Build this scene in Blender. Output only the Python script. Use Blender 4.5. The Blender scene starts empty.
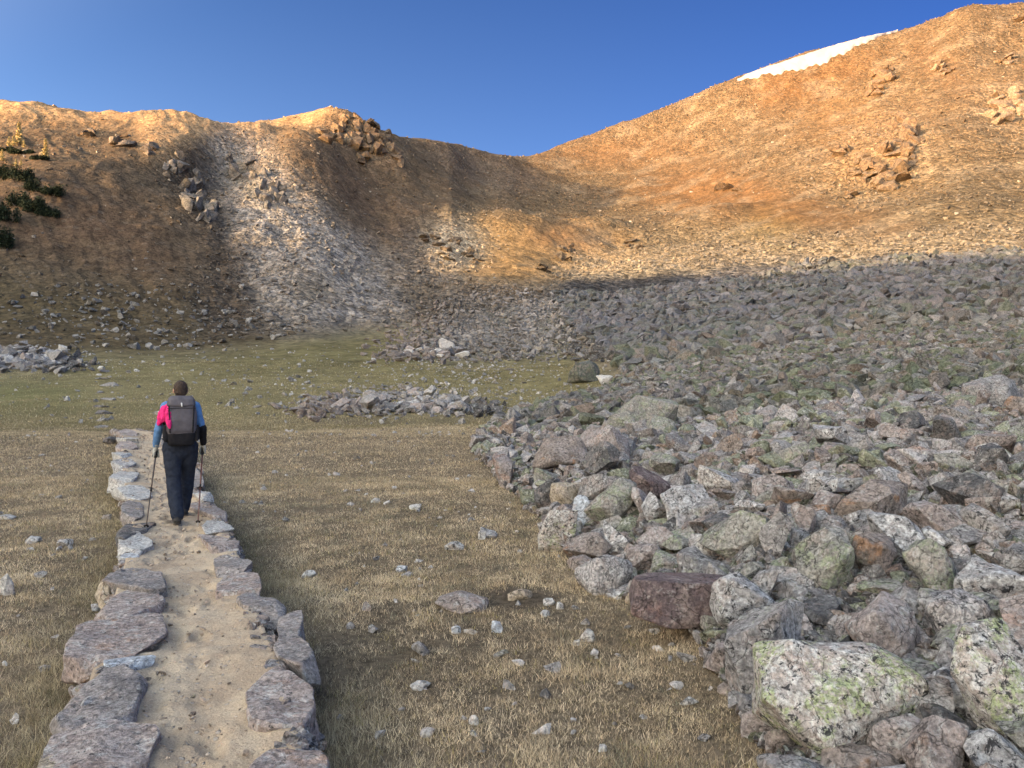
import bpy, bmesh, math, random
import numpy as np
from mathutils import Vector, Matrix, Euler, noise as mnoise
random.seed(7); rng = np.random.default_rng(7)
R = math.radians
SC = bpy.context.scene
COL = SC.collection
ZC = 1.85            # eye height above the meadow
FP = 768.0           # focal length in thousandths of frame width * 1024

# ------------------------------------------------------------------ noise
def _hash(ix, iy, seed):
    h = (ix.astype(np.int64) * 374761393 + iy.astype(np.int64) * 668265263 + seed * 1442695041) & 0xFFFFFFFF
    h = ((h ^ (h >> 13)) * 1274126177) & 0xFFFFFFFF
    h = h ^ (h >> 16)
    return h
def pnoise(x, y, seed=0):
    x = np.asarray(x, float); y = np.asarray(y, float)
    ix = np.floor(x); iy = np.floor(y); fx = x - ix; fy = y - iy
    u = fx*fx*fx*(fx*(fx*6-15)+10); v = fy*fy*fy*(fy*(fy*6-15)+10)
    def g(dx, dy):
        a = _hash(ix+dx, iy+dy, seed) / 4294967296.0 * 2*math.pi
        return np.cos(a)*(fx-dx) + np.sin(a)*(fy-dy)
    a = g(0,0); b = g(1,0); c = g(0,1); d = g(1,1)
    return ((a+(b-a)*u) + ((c+(d-c)*u) - (a+(b-a)*u))*v) * 1.5
def fbm(x, y, seed=0, octv=4, gain=.5):
    s = 0; a = 1.0; t = 0
    for k in range(octv):
        s = s + a*pnoise(x, y, seed+k*17); t += a; a *= gain; x = x*2.03+3.1; y = y*2.03-1.7
    return s/t
def sstep(a, b, x):
    t = np.clip((x-a)/(b-a), 0, 1); return t*t*(3-2*t)

# ------------------------------------------------------------------ lie of the land
def pchip(xk, yk, x):
    xk = np.asarray(xk, float); yk = np.asarray(yk, float); h = np.diff(xk); d = np.diff(yk)/h
    m = np.zeros_like(yk)
    for i in range(1, len(yk)-1):
        if d[i-1]*d[i] > 0:
            w1 = 2*h[i]+h[i-1]; w2 = h[i]+2*h[i-1]
            m[i] = (w1+w2)/(w1/d[i-1]+w2/d[i])
    m[0] = d[0]; m[-1] = d[-1]
    x = np.clip(x, xk[0], xk[-1]); i = np.clip(np.searchsorted(xk, x)-1, 0, len(xk)-2)
    t = (x-xk[i])/h[i]
    return ((1+2*t)*(1-t)**2*yk[i] + t*(1-t)**2*h[i]*m[i] + t*t*(3-2*t)*yk[i+1] + t*t*(t-1)*h[i]*m[i+1])

NEAR = [(3,0.),(10,0.02),(15,.2),(21,.47),(24,.42)]
# bearing column -> near heights (distance, z) and far sightlines (distance, elevation reading)
COLS = {
 -160: (NEAR, [(30,416),(45,393),(60,372),(80,350),(100,315),(130,245),(160,180),(190,128),(215,100),(240,92)]),
 0:   (NEAR, [(30,416),(45,393),(60,372),(82,350),(100,318),(130,247),(160,185),(185,143),(207,116),(232,100)]),
 150: (NEAR, [(30,417),(45,394),(60,373),(84,352),(102,326),(130,270),(160,215),(190,168),(214,134),(240,112)]),
 225: (NEAR, [(30,417),(45,394),(62,372),(92,348),(110,322),(135,280),(165,230),(195,185),(222,148),(252,119)]),
 300: (NEAR, [(30,417),(45,395),(65,370),(105,334),(130,292),(160,242),(190,200),(222,158),(250,130),(272,116)]),
 360: (NEAR, [(30,418),(45,396),(70,368),(115,330),(140,296),(170,255),(200,217),(232,180),(262,140),(285,119)]),
 430: (NEAR, [(30,418),(45,397),(70,368),(125,322),(150,293),(180,258),(215,220),(255,183),(285,160),(320,143)]),
 475: (NEAR, [(30,420),(45,399),(70,370),(100,345),(125,318),(150,292),(185,262),(225,228),(270,198),(320,168),(352,150)]),
 520: ([(3,0),(10,.02),(15,.15),(20,.40),(24,.42)], [(32,419),(48,395),(70,370),(100,342),(125,316),(150,292),(185,262),(225,232),(270,203),(320,178),(380,158)]),
 560: ([(3,0),(9,.02),(14,.25),(19,.42)], [(25,424),(35,408),(50,390),(70,368),(100,340),(135,309),(172,284),(200,264),(250,230),(300,201),(350,171),(390,147)]),
 650: ([(3,0),(6.5,.05),(8,.22),(10,.40),(15,.62)], [(20,430),(30,406),(45,384),(60,364),(90,334),(130,302),(160,281),(200,254),(250,224),(300,192),(350,153),(395,113)]),
 750: ([(3,0),(4.2,.04),(5,.15),(7,.38),(9,.58),(14,.85)], [(20,420),(28,400),(37,382),(60,350),(100,310),(150,275),(180,253),(220,222),(260,190),(300,152),(340,115),(385,73)]),
 880: ([(3,0.05),(4,.15),(6,.42),(8,.65),(12,1.0)], [(20,403),(30,378),(50,342),(80,304),(122,270),(150,250),(200,207),(240,165),(280,120),(330,72),(370,35)]),
 1024:([(3,.1),(3.5,.2),(6,.55),(8,.80),(12,1.15)], [(20,395),(25,382),(50,332),(80,292),(110,262),(140,236),(170,204),(210,153),(250,104),(300,49),(350,3)]),
 1200:([(3,.2),(3.5,.3),(6,.8),(8,1.1),(12,1.7)], [(20,385),(25,368),(50,305),(80,262),(110,230),(170,160),(250,50),(350,-40)]),
}
SKYX = [-160,0,40,100,180,240,268,292,330,350,380,400,450,500,522,550,600,650,700,740,800,860,900,940,975,1024,1200]
SKYY = [92,100,103,110,113,121,121,116,112,115,127,135,146,156,158,149,132,113,93,77,55,40,30,17,5,3,-40]
LY = np.linspace(math.log(2), math.log(1100), 700); YG = np.exp(LY)
PXG = np.arange(-160, 1201, 4.0)
def build_table():
    ks = sorted(COLS); rows = []
    for k in ks:
        near, far = COLS[k]
        Y = [2]+[a for a, _ in near]+[a for a, _ in far]
        z = [near[0][1]]+[b for _, b in near]+[ZC+a*(384-b)/FP for a, b in far]
        yc, zc = Y[-1], z[-1]
        Y += [yc*1.06, yc*1.25, yc*1.7, 1300]; z += [zc+1.2, zc-6, zc-30, zc-60]
        rows.append(pchip(np.log(Y), z, LY))
    rows = np.array(rows)
    T = np.array([pchip(ks, rows[:, j], PXG) for j in range(len(LY))]).T
    ker = np.exp(-(np.arange(-9, 10)/4.5)**2); ker /= ker.sum(); Tp = np.pad(T, ((9, 9), (0, 0)), mode='edge')
    S = sum(ker[k]*Tp[k:k+len(T)] for k in range(19)); wf = sstep(70, 120, YG); T = T*(1-wf)+S*wf
    want = pchip(SKYX, SKYY, PXG)
    for i in range(len(PXG)):                   # trim each bearing to the surveyed skyline
        tan = (T[i]-ZC)/YG; cur = tan.max(); w = (384-want[i])/FP
        s = 1+(w/cur-1)*sstep(100, 210, YG)
        T[i] = ZC+(T[i]-ZC)*s
    return T
TAB = build_table()
def base_h(X, Y):
    Yc = np.maximum(Y, 2.0)
    px = np.clip(512+FP*X/Yc, -160, 1200)
    fi = (px+160)/4; i = np.clip(fi.astype(int), 0, len(PXG)-2); fi = fi-i
    fj = (np.log(np.clip(Yc, 2, 1099))-LY[0])/(LY[1]-LY[0]); j = np.clip(fj.astype(int), 0, len(LY)-2); fj = fj-j
    return ((TAB[i, j]*(1-fi)+TAB[i+1, j]*fi)*(1-fj) + (TAB[i, j+1]*(1-fi)+TAB[i+1, j+1]*fi)*fj)
def at(px, py, Y):     # sight point
    return ((px-512)/FP*Y, Y, ZC+Y*(384-py)/FP)
def on(px, Y):
    return ((px-512)/FP*Y, Y)
# valley side out of frame to the left; its crest throws the evening shade across the valley
CRX = -190.0
CRY = [-300,-60,-12,40,76,105,140,400]; CRZ = [76,66,60.5,60,55.2,49,45,40]
def side_ridge(X, Y):
    c = np.interp(Y, CRY, CRZ)
    d = X-CRX
    return np.where(d > 0, c-0.55*d, c+0.12*d)
BUMPS = []   # (px, Y, radius across, radius deep, height, skew)
def bump(px, Y, rx, ry, h, rot=0): BUMPS.append((*on(px, Y), rx, ry, h, rot))
bump(545, 226, 17, 20, 6.5); bump(470, 222, 14, 12, 3.0)
bump(600, 240, 11, 9, 3.5)
bump(705, 232, 16, 10, 4.5); bump(870, 245, 26, 22, 7.0)
bump(362, 262, 13, 9, 6.0); bump(300, 225, 9, 22, 3.0)
bump(160, 200, 10, 24, 4.0); bump(225, 205, 6, 26, -3.0)
bump(60, 160, 15, 22, 2.5)
def rot2(x, y, a): c, s = math.cos(a), math.sin(a); return x*c+y*s, -x*s+y*c
def H(X, Y):
    X = np.asarray(X, float); Y = np.asarray(Y, float)
    z = base_h(X, Y)
    off = X < np.minimum(-0.667*np.maximum(Y, 0)-6, -40)
    sr = side_ridge(X, Y)
    z = np.where(off, np.maximum(z, sr), z)
    for bx, by, rx, ry, h, ro in BUMPS:
        dx, dy = X-bx, Y-by
        z = z + h*np.exp(-(dx/rx)**2-(dy/ry)**2)
    far = sstep(60, 150, Y)
    z = z + far*(fbm(X/38, Y/38, 3, 4)*3.0 + fbm(X/7, Y/7, 9, 3)*0.7)
    # down-slope gullies on the shaded face
    px = 512+FP*X/np.maximum(Y, 2)
    hill = sstep(95, 130, Y)*sstep(300, 240, Y)*sstep(470, 400, px)
    z = z - hill*np.abs(fbm((px+ (Y-150)*0.9)/34+fbm(X/30, Y/30, 23, 3)*1.6, Y/70, 21, 3))*1.0
    mid = sstep(18, 40, Y)*(1-far)
    z = z + mid*(fbm(X/12, Y/12, 5, 3)*0.35) + (1-sstep(10, 30, Y))*(fbm(X/1.3, Y/1.3, 6, 3)*0.05)
    return z

# path centre line (x, y, half width, top height)
PATH = [(-0.35,-1.5,.62,.19),(-1.40,3.2,.60,.19),(-2.35,5.5,.58,.20),(-3.92,9.0,.56,.23),(-5.7,12.3,.53,.34),(-7.5,15.7,.50,.48),(-9.35,19.2,.45,.62),(-10.6,21.2,.42,.58),(-12.2,24,.3,.42)]
PY_ = np.array([p[1] for p in PATH])
def path_at(Y): return [pchip(PY_, np.array([p[k] for p in PATH]), np.asarray(Y, float)) for k in (0, 2, 3)]
# ------------------------------------------------------------------ node helpers
def new_mat(name):
    m = bpy.data.materials.new(name); m.use_nodes = True
    nt = m.node_tree; nt.nodes.clear(); return m, nt
class NT:
    def __init__(s, nt): s.nt = nt
    def n(s, t, **kw):
        nd = s.nt.nodes.new(t)
        for k, v in kw.items():
            if k.startswith('i_'):
                k2 = k[2:]; k2 = int(k2) if k2.isdigit() else k2.replace('_', ' ')
                nd.inputs[k2].default_value = v
            else: setattr(nd, k, v)
        return nd
    def l(s, a, b): s.nt.links.new(a, b)
    def noise(s, vec, scale, detail=4, rough=.55, dist=0):
        nd = s.n('ShaderNodeTexNoise'); nd.inputs['Scale'].default_value = scale
        nd.inputs['Detail'].default_value = detail; nd.inputs['Roughness'].default_value = rough
        nd.inputs['Distortion'].default_value = dist
        if vec is not None: s.l(vec, nd.inputs['Vector'])
        return nd.outputs['Fac']
    def voro(s, vec, scale, feature='F1', out='Distance', rnd=1):
        nd = s.n('ShaderNodeTexVoronoi', feature=feature); nd.inputs['Scale'].default_value = scale
        nd.inputs['Randomness'].default_value = rnd
        if vec is not None: s.l(vec, nd.inputs['Vector'])
        return nd.outputs[out]
    def ramp(s, fac, a, b, va=0., vb=1.):
        nd = s.n('ShaderNodeMapRange', interpolation_type='SMOOTHSTEP')
        for k, v in ((1, a), (2, b), (3, va), (4, vb)): nd.inputs[k].default_value = v
        s.l(fac, nd.inputs[0]); return nd.outputs[0]
    def mix(s, fac, a, b, mode='MIX'):
        nd = s.n('ShaderNodeMix', data_type='RGBA', blend_type=mode)
        for idx, v in ((0, fac), (6, a), (7, b)):
            if hasattr(v, 'is_linked') or hasattr(v, 'links'): s.l(v, nd.inputs[idx])
            else: nd.inputs[idx].default_value = v if idx == 0 else (*v, 1)
        return nd.outputs[2]
    def math(s, op, a, b=None):
        nd = s.n('ShaderNodeMath', operation=op)
        for i, v in enumerate((a, b)):
            if v is None: continue
            if hasattr(v, 'links'): s.l(v, nd.inputs[i])
            else: nd.inputs[i].default_value = v
        return nd.outputs[0]
    def finish(s, col, rough=.9, height=None, dist=.02, strength=1., spec=.2, rsock=None):
        p = s.n('ShaderNodeBsdfPrincipled'); o = s.n('ShaderNodeOutputMaterial')
        if hasattr(col, 'links'): s.l(col, p.inputs['Base Color'])
        else: p.inputs['Base Color'].default_value = (*col, 1)
        p.inputs['Roughness'].default_value = rough
        p.inputs['Specular IOR Level'].default_value = spec
        if height is not None:
            b = s.n('ShaderNodeBump'); b.inputs['Distance'].default_value = dist; b.inputs['Strength'].default_value = strength
            s.l(height, b.inputs['Height']); s.l(b.outputs[0], p.inputs['Normal'])
        s.l(p.outputs[0], o.inputs[0]); return p

def rock_mat(name, base, alt, lichen=(.32,.345,.24), lich_amt=.5, white=(.50,.50,.49), white_amt=.5, dark_amt=.4, rust_amt=.2, scale=1., attr=False, rust=(.34,.20,.12), banded=0., pink=(.40,.33,.30), pink_amt=.4, crack=.35):
    m, nt = new_mat(name); s = NT(nt)
    geo = s.n('ShaderNodeNewGeometry')
    if attr:
        vec0 = geo.outputs['Position']
        at_ = s.n('ShaderNodeAttribute', attribute_name='tone'); rnd = at_.outputs['Fac']
    else:
        tc = s.n('ShaderNodeTexCoord'); oi = s.n('ShaderNodeObjectInfo')
        rnd = oi.outputs['Random']
        vec0 = geo.outputs['Position']
    off = s.n('ShaderNodeCombineXYZ'); s.l(s.math('MULTIPLY', rnd, 31.), off.inputs[0]); s.l(s.math('MULTIPLY', rnd, 57.), off.inputs[2])
    va = s.n('ShaderNodeVectorMath', operation='ADD'); s.l(vec0, va.inputs[0]); s.l(off.outputs[0], va.inputs[1])
    v = va.outputs[0]
    dn = s.n('ShaderNodeTexNoise'); dn.inputs['Scale'].default_value = 4*scale; dn.inputs['Detail'].default_value = 5; s.l(v, dn.inputs['Vector'])
    dm_ = s.n('ShaderNodeMix', data_type='VECTOR'); dm_.inputs[0].default_value = .45/scale if scale < 1 else .35; s.l(v, dm_.inputs[4]); s.l(dn.outputs['Color'], dm_.inputs[5]); dst = dm_.outputs[1]
    big = s.noise(v, 3.*scale, 5, .65, .3); med = s.noise(v, 8*scale, 6, .7, .5); fine = s.noise(v, 34*scale, 5, .75)
    c = s.mix(s.ramp(big, .42, .58), base, alt)
    c = s.mix(s.math('MULTIPLY', s.ramp(s.noise(v, 6.3*scale, 5, .7, .4), .50, .60), .25+.5*pink_amt), c, pink)
    if attr:
        t = s.n('ShaderNodeMix', data_type='RGBA', blend_type='MULTIPLY'); t.inputs[0].default_value = 1
        s.l(c, t.inputs[6]); ac = s.n('ShaderNodeAttribute', attribute_name='tint'); s.l(ac.outputs['Color'], t.inputs[7]); c = t.outputs[2]
    c = s.mix(s.math('MULTIPLY', s.ramp(s.noise(v, 3.1*scale, 5, .65, .3), .56, .66), rust_amt), c, rust)
    wv = s.ramp(s.noise(v, 13*scale, 6, .75, .6), .60-.14*white_amt, .66-.10*white_amt)
    c = s.mix(s.math('MULTIPLY', wv, min(1, .25+white_amt*.7)), c, white)
    lv = s.math('MULTIPLY', s.ramp(s.noise(v, 4.*scale, 5, .7), .66-.24*lich_amt, .74-.2*lich_amt), s.ramp(s.noise(v, 30*scale, 4, .7, .3), .40, .56))
    c = s.mix(s.math('MULTIPLY', lv, min(1, .35+lich_amt*.55)), c, lichen)
    dv = s.ramp(s.noise(v, 19*scale, 5, .72, .5), .64-.11*dark_amt, .69-.10*dark_amt)
    c = s.mix(s.math('MULTIPLY', dv, min(.95, .4+dark_amt)), c, (.045,.045,.05))
    if banded:
        w = s.n('ShaderNodeTexWave'); w.inputs['Scale'].default_value = 6; w.inputs['Distortion'].default_value = 22; w.inputs['Detail'].default_value = 5; w.inputs['Detail Scale'].default_value = 1.7
        s.l(v, w.inputs['Vector']); c = s.mix(s.math('MULTIPLY', s.ramp(w.outputs['Fac'], .40, .52), banded), c, (.07,.07,.08))
    sp = s.math('MULTIPLY', s.ramp(fine, .28, .72, .42, 1.55), s.ramp(s.voro(dst, 5.5*scale, 'DISTANCE_TO_EDGE'), 0., .03, crack, 1.))
    g = s.n('ShaderNodeMix', data_type='RGBA', blend_type='MULTIPLY'); g.inputs[0].default_value = 1
    s.l(c, g.inputs[6]); s.l(sp, g.inputs[7]); c = g.outputs[2]
    hgt = s.math('ADD', s.math('MULTIPLY', med, 1.2), s.math('MULTIPLY', fine, .5))
    s.finish(c, .92, hgt, .05/scale, 1., .25)
    return m

G1, G2 = (.23,.222,.225), (.33,.315,.31)
MR = {
 'grey':   rock_mat('grey granite', G1, G2, dark_amt=.5, lich_amt=.35, white_amt=.55),
 'pinkish':rock_mat('pinkish gneiss', (.275,.235,.222), (.37,.325,.31), lich_amt=.15, white_amt=.5, rust_amt=.5, rust=(.40,.24,.17)),
 'green-lichened': rock_mat('green lichened gneiss', (.24,.235,.22), (.32,.31,.28), lich_amt=.8, white_amt=.45, lichen=(.275,.32,.205)),
 'white-speckled': rock_mat('white speckled gneiss', (.34,.335,.34), (.44,.42,.41), lich_amt=.25, white_amt=.9, dark_amt=.75, white=(.60,.60,.60)),
 'rusty':  rock_mat('rusty gneiss', (.24,.20,.175), (.30,.26,.24), lich_amt=.2, white_amt=.3, rust_amt=.9),
 'dark':   rock_mat('dark gneiss', (.10,.10,.105), (.17,.165,.165), lich_amt=.2, white_amt=.25),
}
M_HERO = rock_mat('lichen covered white gneiss', (.40,.37,.35), (.50,.44,.40), lich_amt=.75, white_amt=.95, dark_amt=.8, rust_amt=.35, white=(.62,.61,.59), lichen=(.36,.44,.20), rust=(.42,.27,.22), scale=1.3)
M_PURPLE = rock_mat('purple brown slate', (.13,.10,.105), (.19,.145,.145), lich_amt=0, white_amt=.15, dark_amt=.1, rust_amt=.5, rust=(.22,.13,.11))
M_STRIPE = rock_mat('banded gneiss', (.42,.40,.40), (.5,.47,.46), lich_amt=.1, white_amt=.8, dark_amt=.6, banded=.45)
M_PALE = rock_mat('pale quartzite', (.50,.49,.48), (.58,.57,.55), lich_amt=.05, white_amt=.7, dark_amt=.1, rust_amt=.1)
M_BLUE = rock_mat('bluish white quartzite', (.45,.49,.55), (.55,.58,.62), lich_amt=0, white_amt=.4, dark_amt=.1, rust_amt=0)
M_TAN = rock_mat('tan sandstone', (.42,.35,.26), (.50,.43,.34), lich_amt=.1, white_amt=.3, dark_amt=.2, rust_amt=.3)
M_EDGE = rock_mat('pink grey edging stone', (.33,.27,.25), (.43,.37,.345), lich_amt=.08, white_amt=.55, dark_amt=.45, rust_amt=.7, rust=(.42,.28,.21), crack=.7)
M_EDGE_G = rock_mat('grey edging stone', (.25,.23,.225), (.37,.335,.32), lich_amt=.12, white_amt=.4, dark_amt=.4, rust_amt=.4, rust=(.36,.26,.21), crack=.7)
M_OLIVE_DARK = rock_mat('dark green boulder rock', (.07,.08,.075), (.13,.14,.12), lich_amt=.6, white_amt=.1, lichen=(.17,.20,.12))
M_SMALL = rock_mat('talus rock', (.92,.90,.90), (1.2,1.14,1.1), pink=(1.35,1.15,1.05), lich_amt=.4, white_amt=.5, attr=True, rust_amt=.3, dark_amt=.35)
M_FARROCK = rock_mat('scree rock', (.85,.85,.85), (1.15,1.1,1.05), pink=(1.2,1.1,1.), white=(.30,.28,.25), rust=(.2,.13,.08), lich_amt=.05, white_amt=.3, attr=True, dark_amt=.3, rust_amt=.15, scale=.4)

def terrain_mat():
    m, nt = new_mat('mountain ground'); s = NT(nt)
    geo = s.n('ShaderNodeNewGeometry'); v = geo.outputs['Position']
    ac = s.n('ShaderNodeAttribute', attribute_name='ground_colour'); rk = s.n('ShaderNodeAttribute', attribute_name='stony'); fr = s.n('ShaderNodeAttribute', attribute_name='grain')
    c = ac.outputs['Color']; stony = rk.outputs['Fac']; grain = fr.outputs['Fac']   # grain 0 near meadow .. 1 mountain
    n1 = s.noise(v, 14, 6, .7); n2 = s.noise(v, 1.1, 6, .72); n3 = s.noise(v, .22, 5, .65)
    near_f = s.ramp(n1, .3, .7, .55, 1.4); far_f = s.ramp(n2, .3, .7, .62, 1.38)
    g = s.n('ShaderNodeMix', data_type='FLOAT'); s.l(grain, g.inputs[0]); s.l(near_f, g.inputs[2]); s.l(far_f, g.inputs[3])
    c = s.mix(1., c, g.outputs[0], 'MULTIPLY')
    c = s.mix(1., c, s.ramp(n3, .3, .7, .82, 1.18), 'MULTIPLY')
    # stones lying in the ground, each with a shade of its own
    def cells(sc):
        vc = s.n('ShaderNodeTexVoronoi'); vc.inputs['Scale'].default_value = sc; s.l(v, vc.inputs['Vector'])
        bw = s.n('ShaderNodeSeparateColor'); s.l(vc.outputs['Color'], bw.inputs[0]); return vc.outputs['Distance'], bw.outputs[0], bw.outputs[1]
    d1, a1, b1 = cells(.85); d2, a2, b2 = cells(2.1)
    tone = s.math('ADD', s.math('MULTIPLY', a1, .9), s.math('MULTIPLY', a2, .7))
    toneR = s.ramp(tone, .1, 1.5, .45, 1.65)
    c2 = s.mix(1., c, toneR, 'MULTIPLY')
    c = s.mix(stony, c, c2)
    # scattered pale stones in the turf
    d3, a3, b3 = cells(.6)
    st = s.math('MULTIPLY', s.math('MULTIPLY', s.ramp(a3, .80, .84), s.ramp(d3, .42, .34)), grain)
    c = s.mix(s.math('MULTIPLY', st, .12), c, (.25,.23,.20))
    h_near = s.math('MULTIPLY', n1, .5)
    h_far = s.math('ADD', s.math('MULTIPLY', n2, 2.2), s.math('MULTIPLY', s.math('ADD', s.math('MULTIPLY', d1, -6.), s.math('MULTIPLY', d2, -2.5)), stony))
    hh = s.n('ShaderNodeMix', data_type='FLOAT'); s.l(grain, hh.inputs[0]); s.l(h_near, hh.inputs[2]); s.l(h_far, hh.inputs[3])
    s.finish(c, .95, hh.outputs[0], .14, .9, .1)
    return m
M_GROUND = terrain_mat()

def simple(name, col, rough=.8, nscale=0, namt=.15, spec=.3, bump=0.):
    m, nt = new_mat(name); s = NT(nt); c = col; h = None
    if nscale:
        tc = s.n('ShaderNodeTexCoord'); f = s.noise(tc.outputs['Object'], nscale, 4, .6)
        c = s.mix(1., col, s.ramp(f, .25, .75, 1-namt, 1+namt), 'MULTIPLY'); h = f if bump else None
    s.finish(c, rough, h, bump or .01, 1., spec); return m
def dirt_mat():
    m, nt = new_mat('trodden sandy dirt'); s = NT(nt)
    geo = s.n('ShaderNodeNewGeometry'); v = geo.outputs['Position']
    a = s.noise(v, 3, 6, .65); b = s.noise(v, 35, 5, .7); d = s.noise(v, 110, 3, .7)
    c = s.mix(s.ramp(a, .35, .65), (.40,.31,.225), (.52,.42,.31))
    c = s.mix(s.math('MULTIPLY', s.ramp(b, .56, .7), .45), c, (.27,.21,.16))
    c = s.mix(1., c, s.ramp(d, .25, .75, .78, 1.22), 'MULTIPLY')
    pv = s.n('ShaderNodeTexVoronoi'); pv.inputs['Scale'].default_value = 28; s.l(v, pv.inputs['Vector'])
    sc = s.n('ShaderNodeSeparateColor'); s.l(pv.outputs['Color'], sc.inputs[0])
    pm = s.math('MULTIPLY', s.ramp(sc.outputs[0], .86, .88), s.ramp(pv.outputs['Distance'], .42, .3))
    c = s.mix(s.math('MULTIPLY', pm, .6), c, (.46,.41,.37))
    h = s.math('ADD', s.math('ADD', s.math('MULTIPLY', a, 1.), s.math('MULTIPLY', b, .5)), s.math('MULTIPLY', pm, .5))
    s.finish(c, .95, h, .03, 1., .1); return m
M_DIRT = dirt_mat()
def grass_mat():
    m, nt = new_mat('dry alpine grass'); s = NT(nt)
    ac = s.n('ShaderNodeAttribute', attribute_name='blade_colour')
    p = s.n('ShaderNodeBsdfDiffuse'); t = s.n('ShaderNodeBsdfTranslucent'); mx = s.n('ShaderNodeMixShader'); mx.inputs[0].default_value = .25
    s.l(ac.outputs['Color'], p.inputs[0]); s.l(ac.outputs['Color'], t.inputs[0]); s.l(p.outputs[0], mx.inputs[1]); s.l(t.outputs[0], mx.inputs[2])
    o = s.n('ShaderNodeOutputMaterial'); s.l(mx.outputs[0], o.inputs[0]); return m
M_GRASS = grass_mat()
M_SNOW = simple('old snow', (.29,.29,.32), .7, .5, .06, bump=.1)
# ------------------------------------------------------------------ object helpers
def mesh_np(name, V, F, mat=None, smooth=False):
    """V (n,3); F (m,k) all the same k"""
    me = bpy.data.meshes.new(name); V = np.asarray(V, np.float32); F = np.asarray(F, np.int32); k = F.shape[1]
    me.vertices.add(len(V)); me.vertices.foreach_set('co', V.ravel())
    me.loops.add(F.size); me.loops.foreach_set('vertex_index', F.ravel())
    me.polygons.add(len(F)); me.polygons.foreach_set('loop_start', np.arange(0, F.size, k, dtype=np.int32))
    me.polygons.foreach_set('use_smooth', np.full(len(F), smooth))
    me.update(calc_edges=True)
    if mat: me.materials.append(mat)
    return me
def link(name, me, parent=None, loc=(0,0,0), rot=(0,0,0), sc=(1,1,1)):
    o = bpy.data.objects.new(name, me); COL.objects.link(o)
    o.location = loc; o.rotation_euler = rot; o.scale = sc
    if parent: o.parent = parent
    return o
def tag(o, label=None, cat=None, group=None, kind=None):
    for k, v in (('label', label), ('category', cat), ('group', group), ('kind', kind)):
        if v: o[k] = v
    return o
def fattr(me, name, arr, typ='FLOAT'):
    a = me.attributes.new(name, typ, 'POINT')
    if typ == 'FLOAT': a.data.foreach_set('value', np.asarray(arr, np.float32).ravel())
    else:
        c = np.ones((len(arr), 4), np.float32); c[:, :3] = arr; a.data.foreach_set('color', c.ravel())

# ------------------------------------------------------------------ ground cover map over the valley (bearing, elevation reading)
GX = np.arange(-500, 1601, 3.0); GY = np.arange(-160, 901, 3.0)
MX, MY = np.meshgrid(GX, GY)
def inpoly(poly, X, Y):
    r = np.zeros(X.shape, bool); n = len(poly)
    for i in range(n):
        x1, y1 = poly[i]; x2, y2 = poly[(i+1) % n]
        if y1 == y2: continue
        c = ((y1 > Y) != (y2 > Y)) & (X < (x2-x1)*(Y-y1)/(y2-y1)+x1); r ^= c
    return r
def blur(a, k):
    for _ in range(2):
        for ax in (0, 1):
            c = np.cumsum(np.pad(a, [(k+1, k) if i == ax else (0, 0) for i in (0, 1)], mode='edge'), axis=ax)
            a = (np.take(c, range(2*k+1, c.shape[ax]), ax)-np.take(c, range(0, c.shape[ax]-2*k-1), ax))/(2*k+1)
    return a
def soft(poly, k=2): return blur(inpoly(poly, MX, MY).astype(float), k)
def look(G, px, py):
    fi = np.clip((px-GX[0])/3, 0, len(GX)-1.001); fj = np.clip((py-GY[0])/3, 0, len(GY)-1.001)
    i = fi.astype(int); j = fj.astype(int); fi = fi-i; fj = fj-j
    return (G[j, i]*(1-fi)+G[j, i+1]*fi)*(1-fj)+(G[j+1, i]*(1-fi)+G[j+1, i+1]*fi)*fj
def bear(X, Y, Z):
    Yc = np.maximum(Y, .5); return 512+FP*X/Yc, 384-FP*(Z-ZC)/Yc
TALUS = [(790,900),(772,768),(742,700),(700,640),(645,606),(600,590),(562,552),(540,515),(502,482),(474,452),(482,432),(520,418),(548,406),(590,397),(628,378),(606,352),(578,332),(562,312),(548,292),(575,276),(1024,252),(1600,252),(1600,900)]
G_TAL = soft(TALUS, 1)
GRASS_TAN = (.19,.15,.105); MEADOW = (.15,.13,.06); HEATH = (.16,.125,.09); ORANGE = (.24,.165,.09); SCREE = (.42,.375,.32)
SCREE_L = (.50,.50,.52); SCREE_D = (.20,.185,.18); OLIVE = (.15,.13,.075); DARKROCK = (.10,.09,.085); TALC = (.05,.048,.048); PALE = (.56,.46,.34)
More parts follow.
